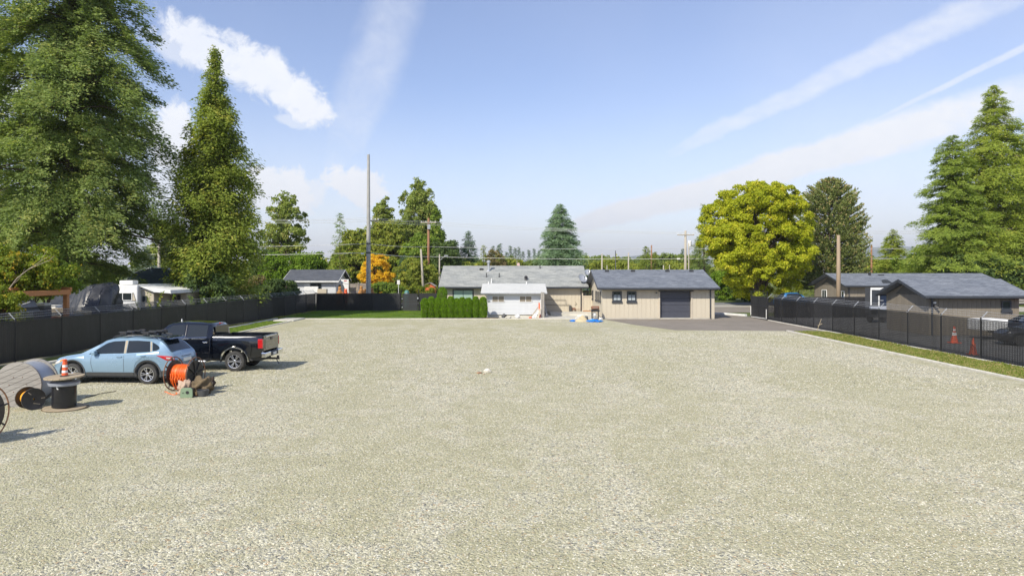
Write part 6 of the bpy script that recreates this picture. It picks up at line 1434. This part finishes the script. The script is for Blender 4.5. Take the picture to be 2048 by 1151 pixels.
# ------------------------------------------------------------------ left yard
def pergola():
    t = thing('pergola', 'orange brown cedar beam pergola behind the left fence', 'pergola'); Y0, Y1 = 35.0, 37.9; xr = GX(143, Y1); zt = GZ(578, Y1)
    def post(x, y): MB().box(x-.11, x+.11, y-.11, y+.11, 0, zt-.26).build('post', M['cedar_beam'], t, bevel=.01)
    post(xr-.28, Y0-1.6); post(xr-9.6, Y0+.1); post(xr-.28, Y1); post(xr-9.6, Y1)
    MB().box(xr-.16, xr-.02, Y0-1.9, Y1+.0, zt-.28, zt-.02).build('beam', M['cedar_beam'], t, bevel=.01)
    MB().box(xr-.42, xr-.30, Y0-1.9, Y1+.0, zt-.27, zt-.03).build('beam', M['cedar_beam'], t, bevel=.01)
    MB().box(xr-10, xr, Y1-.1, Y1+.06, zt-.1, zt+.1).build('beam', M['cedar_beam'], t, bevel=.01); MB().box(xr-10, xr+.0, Y0-1.7, Y0-1.56, zt+.0, zt+.14).build('beam', M['cedar_beam'], t, bevel=.01)
    for i in range(7): MB().box(xr-1.3-i*1.1, xr-1.2-i*1.1, Y0-1.8, Y1-.12, zt+.002, zt+.12).build('rafter', M['cedar_beam'], t)
    MB().box(xr-6.1, xr-.6, Y0+.6, Y1-.3, zt-.9, zt-.86).build('canopy', M['clad'], t)
    MB().bar((xr-2.2, Y0+.1, zt-1.2), (xr-.3, Y0+.1, zt-.55), .04, .04).build('brace', M['galv'], t)
pergola()
def tarp_heap():
    Y = 46.5; cx = GX(172, Y); n, mm = 80, 50; vs = []; fs = []
    from mathutils import noise as ns
    for i in range(n+1):
        for j in range(mm+1):
            u = i/n*2-1; v = j/mm*2-1; w = 1.85
            ridge = max(0, 1-abs(v)**1.15)*(1-.22*abs(u-.35)) ; h = 3.25*min(1, ridge*1.25)*(1 if u < .72 else max(0, 1-((u-.72)/.3)**1.5)); 
            h = max(0, h*(.93+.07*math.sin(u*3)))
            q = Vector((u*3, v*2, 0)); fold = .30*ns.noise(Vector((u*7, v*1.6, 1)))+.2*ns.noise(Vector((u*16+v*4, v*3, 5)))
            vs.append((cx+u*w*1.15+fold, Y+v*2.6+fold*.9, max(0, h+fold*(.9 if h > .2 else .2))))
    for i in range(n):
        for j in range(mm): a = i*(mm+1)+j; fs.append((a, a+mm+1, a+mm+2, a+1))
    tag(MB().add(vs, fs).build('tarp_covered_load', M['tarp_black'], smooth='all'), 'tall heap covered by a wrinkled black tarp behind the left fence', 'tarp')
tarp_heap()
def camper():
    t = thing('camper_trailer', 'white and beige camper trailer with a windowed slide between fir and cedar', 'camper', (GX(275, 52), 52, 0), R(0)); Zt = 3.12
    # front face (towards the camera) white with a long window; right side beige, receding
    MB().prism([(-2.25, .5), (0, .5), (0, Zt-.04), (-2.1, Zt-.02), (-2.32, 2.3)], 0, 7.0).build('body', M['white'], t, bevel=.08, seg=3)
    w = window(t, -1.75, -.35, -.02, 1.95, 2.55, M['white'], M['glass_car'], 2, 1, .05, False)
    MB().prism([(-.35, 1.95), (-.1, 1.95), (-.3, 2.55)], -.06, -.02).build('side_flash', M['rv_beige'], t)
    MB().box(-1.5, -.5, .3, 1.1, Zt, Zt+.3).build('roof_unit', M['white'], t, bevel=.08, seg=2)
    s = MB().box(0, .95, .5, 6.4, .8, 2.75).build('slide_out', M['rv_beige'], t, bevel=.03)
    window(t, .12, .42, .48, 1.85, 2.3, M['clad'], M['glass_car'], 1, 1, .04, False)
    MB().box(0.0, 1.0, .45, 6.5, 2.76, 2.84).build('slide_awning', M['white'], t, bevel=.02)
    MB().prism([(-.02, 3.0), (2.3, 2.72), (2.35, 2.45), (1.1, 2.55)], .2, 5.5).build('canvas_sheet', M['white'], t, bevel=.02)
    MB().prism([(1.0, .9), (2.25, .9), (2.25, 2.4), (1.0, 2.5)], 3.0, 5.4).build('rear_extension', M['rv_beige'], t)
    for x, z0, z1 in ((1.15, 1.75, 2.1), (1.5, 1.9, 2.3), (1.15, 2.18, 2.4)): window(t, x, x+.25, 2.98, z0, z1, M['clad'], M['glass_car'], 1, 1, .03, False)
    MB().lathe([(.0, -.12), (.33, -.12), (.36, 0), (.33, .12), (0, .12)], 20, Matrix.Translation((.0, 3.0, .35))@Matrix.Rotation(R(90), 4, 'Y')).build('wheel', M['tyre'], t, smooth=True)
    MB().box(-.1, .1, -.9, 0, .42, .52).build('drawbar', M['clad'], t)
camper()
def tent():
    Y0 = 70; cx = GX(312, Y0); t = thing('arched_shelter', 'dark blue arched fabric shelter behind the camper trailer', 'shelter', (cx, Y0, 0)); Rr = 3.0
    prof = [(-3.3*math.cos(a), 1.9+2.55*math.sin(a)**.85) for a in np.linspace(.0, math.pi, 25)]
    vs = []; fs = []
    for k in range(9):
        for x, z in [(-3.3, 0)]+prof+[(3.3, 0)]: vs.append((x, k*1.1, z-(.10 if k % 2 else 0)))
    m = len(prof)+2
    for k in range(8):
        for i in range(m-1): a = k*m+i; fs.append((a, a+1, a+m+1, a+m))
    fs.append(tuple(range(m)))
    MB().add(vs, fs).build('fabric_cover', M['navy_fabric'], t, smooth=True)
    for k in (0, 4, 8): MB().tube([(-3.32, k*1.1-.02, 0)]+[(x*1.006, k*1.1-.02, z+.02) for x, z in prof]+[(3.32, k*1.1-.02, 0)], .03, 6).build('frame_hoop', M['galv'], t, smooth='all')
tent()
tag(MB().box(GX(335, 80), GX(380, 80), 80, 84, 0, 4.55).box(GX(333, 80), GX(382, 80), 79.9, 84.1, 4.56, 4.66).build('flat_roof_shed', M['rv_beige'], bevel=.02), 'pale flat-roofed shed just visible above the blue shelter', 'shed')
def boat():
    t = thing('covered_boat', 'small boat under a black cover and pale blue hull right of the camper', 'boat', (GX(352, 57), 57, 0), R(8))
    MB().prism([(-1.0, 1.9), (1.0, 1.95), (.8, 1.45), (-.8, 1.4)], 0, 3.5).build('hull', M['plastic_wrap'], t, bevel=.08, seg=2)
    lump('cover', None, None, (-.2, 1.2, 1.95), (.75, 1.2, .75), M['tarp_black'], 31, 4, .15, parent=t)
    MB().box(-.7, .7, .5, 3, .3, 1.4).build('trailer', M['white'], t, bevel=.03)
boat()
tag(MB().prism([(-.9, 0), (1.0, 0), (.7, .55), (-.2, .95), (-.7, .6)], 0, 1.2).build('grey_covered_table', M['plastic_wrap'], bevel=.08, seg=2), 'grey covered stack under the bare branch at the left edge', 'cover').location = (GX(10, 35.5), 35.5, 2.0)
for i, (px, Y, z, sz, mk, lb) in enumerate([(108, 41, 1.9, .55, 'white', 'white plastic box on the yard shelf left of the tarp'), (120, 40.5, 1.75, .8, 'ply', 'yellowish sheet pile by the tarp'), (85, 39, 2.1, .6, 'concrete', 'pale crumpled sheet in the bushes left of the cedar post'),
        (165, 40.5, 1.6, .7, 'sand', 'tan board lying below the black tarp'), (148, 38.6, 1.5, .8, 'plastic_wrap', 'pale blue bin under the pergola corner'), (118, 38, 1.45, .5, 'red_lens', 'small red box just over the left fence')]):
    Y_ = Y; t = thing('yard_clutter', lb, 'clutter', (GX(px, Y_), Y_, 0)); MB().box(-sz/2, sz/2, -.3, .3, z-.02, z+.22).build('item', M[mk], t, bevel=.03, seg=2); MB().box(-sz/2, sz/2, -.32, .32, 0, z-.025).build('stand', M['clad'], t, bevel=.01)

# ------------------------------------------------------------------ beyond the rear fence
def steel_pole():
    Y = 85; t = thing('steel_utility_pole', 'very tall grey steel utility pole beyond the rear fence', 'utility pole', (GX(737, Y), Y, 0)); H = GZ(309, Y)
    MB().lathe([(.31, 0), (.30, 1.5), (.26, 6), (.20, 12), (.155, H-.05), (.15, H), (0, H)], 16).build('pole', M['pole_steel'], t, smooth=True)
    for z in (GZ(487, Y), GZ(505, Y)): MB().lathe([(.30, -.08), (.30, .08)], 14).build('band', M['pipe'], t).location = (0, 0, z)
    z = GZ(441, Y); MB().box(-.1, 1.2, -.06, .06, z-.06, z+.06).bar((.2, 0, z-.9), (.9, 0, z-.05), .06, .06).build('crossarm', M['pipe'], t)
    for x in (.4, .8, 1.15): MB().lathe([(.03, 0), (.07, .04), (.05, .1), (.07, .14), (.02, .2), (0, .2)], 8).build('insulator', M['white'], t, smooth=True).location = (x, 0, z+.06)
steel_pole()
def wood_pole(label, px, ptop, Y, m, r=.16, arm=0, lean=0, extra=(), name='utility_pole'):
    t = thing(name, label, 'utility pole', (GX(px, Y), Y, 0)); H = GZ(ptop, Y)
    MB().tube([(0, 0, -.1), (lean*.5, 0, H/2), (lean, 0, H)], [r*1.2, r, r*.75], 12).build('pole', M[m], t, smooth='all')
    if arm:
        MB().box(-arm, arm, -.2, -.1, H-.7, H-.56).build('crossarm', M['pole_grey'], t)
        for k in range(4): MB().lathe([(.02, 0), (.06, .03), (.05, .1), (.02, .16), (0, .16)], 8).build('insulator', M['white'], t, smooth=True).location = (-arm+.1+(2*arm-.2)*k/3, -.15, H-.56)
    if 'transformer' in extra: MB().lathe([(0, 0), (.26, 0), (.28, .1), (.28, .75), (.2, .85), (0, .88)], 16).build('transformer', M['white'], t, smooth=True).location = (.55, -.2, H-2.3)
    if 'box' in extra: MB().box(-.12, .3, -.35, -.1, H-1.6, H-.9).build('switch_box', M['galv'], t, bevel=.02)
    if 'bracket' in extra: MB().bar((0, 0, H-1.0), (.9, 0, H-.2), .06, .06).box(.7, 1.3, -.15, .15, H-.3, H-.15).build('lamp_arm', M['galv'], t)
    return t
wood_pole('red brown wooden utility pole right of the golden tree', 857, 436, 102, 'pole_red', .19, 1.1, extra=('box',))
wood_pole('grey leaning wooden post left of the red brown pole', 848, 498, 98, 'pole_grey', .16, lean=-.42)
wood_pole('short grey post left of the house roof', 879, 508, 108, 'pole_grey', .12, extra=('bracket',))
wood_pole('weathered utility pole with crossarm and transformer left of the big maple', 1371, 461, 102, 'pole_grey', .2, 1.2, extra=('transformer',))
wood_pole('thin light pole directly right of the transformer pole', 1377.5, 486, 100, 'pole_grey', .09, extra=('bracket',))
wood_pole('pale wooden pole in front of the monkey puzzle tree', 1677, 470, 68, 'pole_wood', .19)
wood_pole('pale utility pole seen between the giant fir and the tall cedar', 318, 487, 92, 'pole_grey', .19)
wood_pole('orange brown pole in the far treeline above the garage', 1303, 490, 150, 'pole_red', .18)
wood_pole('pale wooden pole above the left part of the garage roof', 1204, 507, 120, 'pole_grey', .14)
wood_pole('short thin post above the garage roof near its left end', 1214, 530, 118, 'pole_grey', .08)
wood_pole('black and white striped thin pole above the garage roof', 1231, 501, 118, 'black_plastic', .08)
wood_pole('pale pole above the middle of the garage roof', 1257, 505, 120, 'pole_grey', .13)
wood_pole('short stump-like post above the right half of the garage roof', 1327, 530, 120, 'pole_grey', .12)
wood_pole('thin grey post near the right half of the garage roof', 1339, 529, 122, 'pole_grey', .08)
wood_pole('thin post above the left end of the grey house roof', 905, 517, 112, 'pole_grey', .10)
wood_pole('dark thin pole above the left end of the grey house roof', 922, 492, 125, 'black_plastic', .1)
wood_pole('orange brown post left of the tall right-hand conifers', 1743, 490, 112, 'pole_red', .15)
def wire(label, pts, r, m='wire', sagf=1.0):
    P = []
    for (a, b) in zip(pts[:-1], pts[1:]):
        A = Vector((GX(a[0], a[2]), a[2], GZ(a[1], a[2]))); Bv = Vector((GX(b[0], b[2]), b[2], GZ(b[1], b[2])))
        for k in range(8): f = k/8; P.append(A.lerp(Bv, f)-Vector((0, 0, sagf*.35*4*f*(1-f))))
    P.append(Bv); tag(MB().tube(P, r, 4).build('power_line', M[m], smooth='all'), label, 'cable', 'overhead lines')
for k, (lb, dy) in enumerate((('highest of the three bare high wires on the tall steel pole', -3), ('middle one of the three bare high wires on the tall steel pole', 0), ('lowest of the three bare high wires on the tall steel pole', 4))):
    wire(lb, [(-100, 446+dy, 80), (318, 444+dy, 82), (560, 442+dy, 84), (738, 438+dy, 85), (857, 445+dy, 102), (1120, 459+dy*.7, 103), (1371, 466+dy*.6, 102), (2200, 460+dy, 98)], .016, sagf=.3)
wire('upper of the lower wires fixed to the tall steel pole', [(-100, 500, 88), (318, 493, 92), (737, 487, 85), (857, 493, 102), (1371, 497, 102), (2200, 492, 98)], .02, sagf=.5)
wire('lower of the lower wires fixed to the tall steel pole', [(-100, 514, 88), (318, 508, 92), (737, 505, 85), (857, 513, 102), (1371, 517, 102), (2200, 512, 98)], .026, sagf=.5)
tag(MB().box(GX(722, 85), GX(728, 85), 84.9, 85.1, GZ(509, 85), GZ(505, 85)).build('cable_box', M['white'], bevel=.03), 'small white box hanging on the wire left of the steel pole', 'box')
tag(MB().box(GX(1354, 101), GX(1360, 101), 100.9, 101.1, GZ(519, 101), GZ(516, 101)).build('cable_box', M['white'], bevel=.03), 'small white box hanging on the wire above the garage roof', 'box')
def banner():
    Y = 90; t = thing('feather_banner', 'tall white advertising banner with blue and red marks beside the cottage', 'banner', (GX(688, Y), Y, 0)); a, b = GX(681, Y), GX(697, Y); x0 = GX(688, Y)
    MB().prism([(a-x0, GZ(558, Y)), (b-x0, GZ(558.5, Y)), (b-x0, 1.0), (GX(692, Y)-x0, 1.0), (GX(690, Y)-x0, 2.0), (GX(686, Y)-x0, GZ(568, Y))], -.01, .01).build('cloth', M['white'], t)
    MB().prism([(a-x0+.02, GZ(561, Y)), (a-x0+.35, GZ(564, Y)), (a-x0+.3, GZ(566, Y)), (a-x0+.12, GZ(564.5, Y))], -.014, -.011).build('blue_mark', pm('banner_blue', (.03, .1, .2), None, 5, .6), t)
    MB().prism([(a-x0+.42, GZ(560.5, Y)), (a-x0+.85, GZ(560.5, Y)), (a-x0+.8, GZ(562, Y)), (a-x0+.45, GZ(562.2, Y))], -.014, -.011).build('red_mark', M['red_lens'], t)
    MB().tube([(b-x0+.02, 0, 0), (b-x0+.02, 0, GZ(558, Y)+.05)], .025, 6).build('pole', M['galv'], t)
banner()
for px, py0, h, lb, sd in ((679.5, 575, 1, 'tall golden carved wooden figure left of the banner', 1), (691.5, 580, 1, 'orange carved figure at the foot of the banner', 2), (722.5, 573, 1, 'pink and tan carved figure left of the steel pole', 3), (730, 580, 1, 'tan carved figure touching the left side of the steel pole', 4), (744, 578, 1, 'low tan carved figure right of the steel pole', 5)):
    Y = 88.5; H = GZ(py0-5, Y); t = thing('carved_figure', lb, 'sculpture', (GX(px, Y), Y, 0)); m = M['orange_cone'] if sd == 2 else pm('carved_wood', (.48, .24, .07), (.36, .17, .05), 4, .7)
    MB().lathe([(0, 0), (.3, 0), (.34, .4), (.26, H*.5), (.30, H*.62), (.2, H*.78), (.1, H*.8)], 14).build('torso', m, t, smooth=True); lump('head', None, None, (0, -.02, H*.84), (.19, .19, .2), m, sd, 3, .1, parent=t, flatb=False)
    for s in (-1, 1): MB().tube([(s*.26, 0, H*.66), (s*.36, -.12, H*.5), (s*.2, -.28, H*.5)], [.09, .08, .06], 8).build('arm', m, t, smooth='all'); MB().lathe([(0, 0), (.06, .02), (.03, .09), (0, .1)], 8).build('ear', m, t).location = (s*.13, 0, H*.84+.15)
def picket():
    t = thing('wooden_fence', 'weathered grey brown board fence beyond the rear fence left of the steel pole', 'fence', (GX(697, 91), 91, 0)); base = None; n = 17; w = (GX(736, 91)-GX(697, 91))/n
    for i in range(n):
        o = MB().box(0, w-.02, 0, .03, .3, GZ(566, 91)).build('picket', M['teal2'], t) if base is None else base.copy()
        if base is None: base = o
        else: C.objects.link(o); o.parent = t
        o.location = (i*w, random.uniform(-.01, .01), random.uniform(-.03, .03))
    MB().box(0, n*w, -.05, 0, GZ(580, 91), GZ(578, 91)).build('rail', M['ply'], t)
    for x in (1.2, 0): MB().box(x, x+.12, -.1, .0, 0, GZ(564, 91)).build('fence_post', M['teal2'], t)
picket()
t = thing('street_sign', 'small white rectangular sign on a thin post left of the yard gate', 'sign', (GX(797, 80), 80, 0))
MB().box(-.16, .16, -.03, 0, GZ(568.5, 80), GZ(560, 80)).build('sign_plate', M['white'], t, bevel=.01); MB().tube([(0, .03, 0), (0, .03, GZ(560, 80))], .03, 8).build('sign_post', M['white'], t)
t = thing('plastic_barrel', 'teal grey round-topped barrel behind the yard gate', 'barrel', (GX(813.5, 82), 82, 0)); z = GZ(580, 82)
MB().lathe([(.0, 0), (.27, 0), (.29, .4), (.27, z-.25), (.22, z-.08), (.1, z), (0, z)], 20).build('drum', M['teal'], t, smooth=True); MB().box(-.12, .12, -.3, -.25, z-.5, z-.3).build('vent', M['plastic_wrap'], t)
def red_shed():
    Y = 92; t = thing('orange_shed', 'small orange red shed with a grey sloped roof left of the hedge', 'shed', (GX(851, Y), Y, 0)); w = GX(869, Y)-GX(851, Y); z = GZ(567, Y)
    MB().prism([(0, 0), (w, 0), (w, z-.35), (w*.45, z+.05), (0, z-.2)], 0, 1.8).build('wall', M['red_shed'], t)
    MB().bar((-.1, .85, z-.12), (w*.45, .85, z+.13), 2.1, .06, up=(0, 0, 1)).bar((w*.45, .85, z+.13), (w+.12, .85, z-.32), 2.1, .06, up=(0, 0, 1)).build('roof', M['teal2'], t)
    MB().box(w*.55, w*.86, -.02, 0, .3, z-.5).build('door', M['orange_cone'], t)
red_shed()
tag(MB().prism([(-.22, 0), (.2, 0), (.1, .42), (-.2, .3)], -.02, .0).build('flag', pm('faded_flag', (.6, .25, .22), (.7, .66, .62), 5, .8)), 'small red and white flag above the middle of the house roof', 'flag').location = (GX(1037, 95), 95, GZ(531, 95))
tag(MB().tube([(GX(1034, 95), 95, 0), (GX(1034, 95), 95, GZ(521, 95))], .04, 6).build('flag_pole', M['pole_grey']), 'thin flag pole above the middle of the house roof', 'pole')

# ------------------------------------------------------------------ air: one box of thin even haze round everything, the sky outside it
def haze():
    m = bpy.data.materials.new('haze'); m.use_nodes = True; nt = m.node_tree; nt.nodes.remove(nt.nodes['Principled BSDF'])
    v = nt.nodes.new('ShaderNodeVolumePrincipled'); v.inputs['Color'].default_value = (.96, .98, 1, 1); v.inputs['Density'].default_value = 1.3e-4; v.inputs['Anisotropy'].default_value = .2
    nt.links.new(v.outputs[0], nt.nodes['Material Output'].inputs['Volume'])
    o = MB().box(-9100, 9100, -400, 12100, -8, 380).build('haze', m); tag(o, 'thin bluish haze that pales the far hills', 'haze', kind='stuff')
haze()
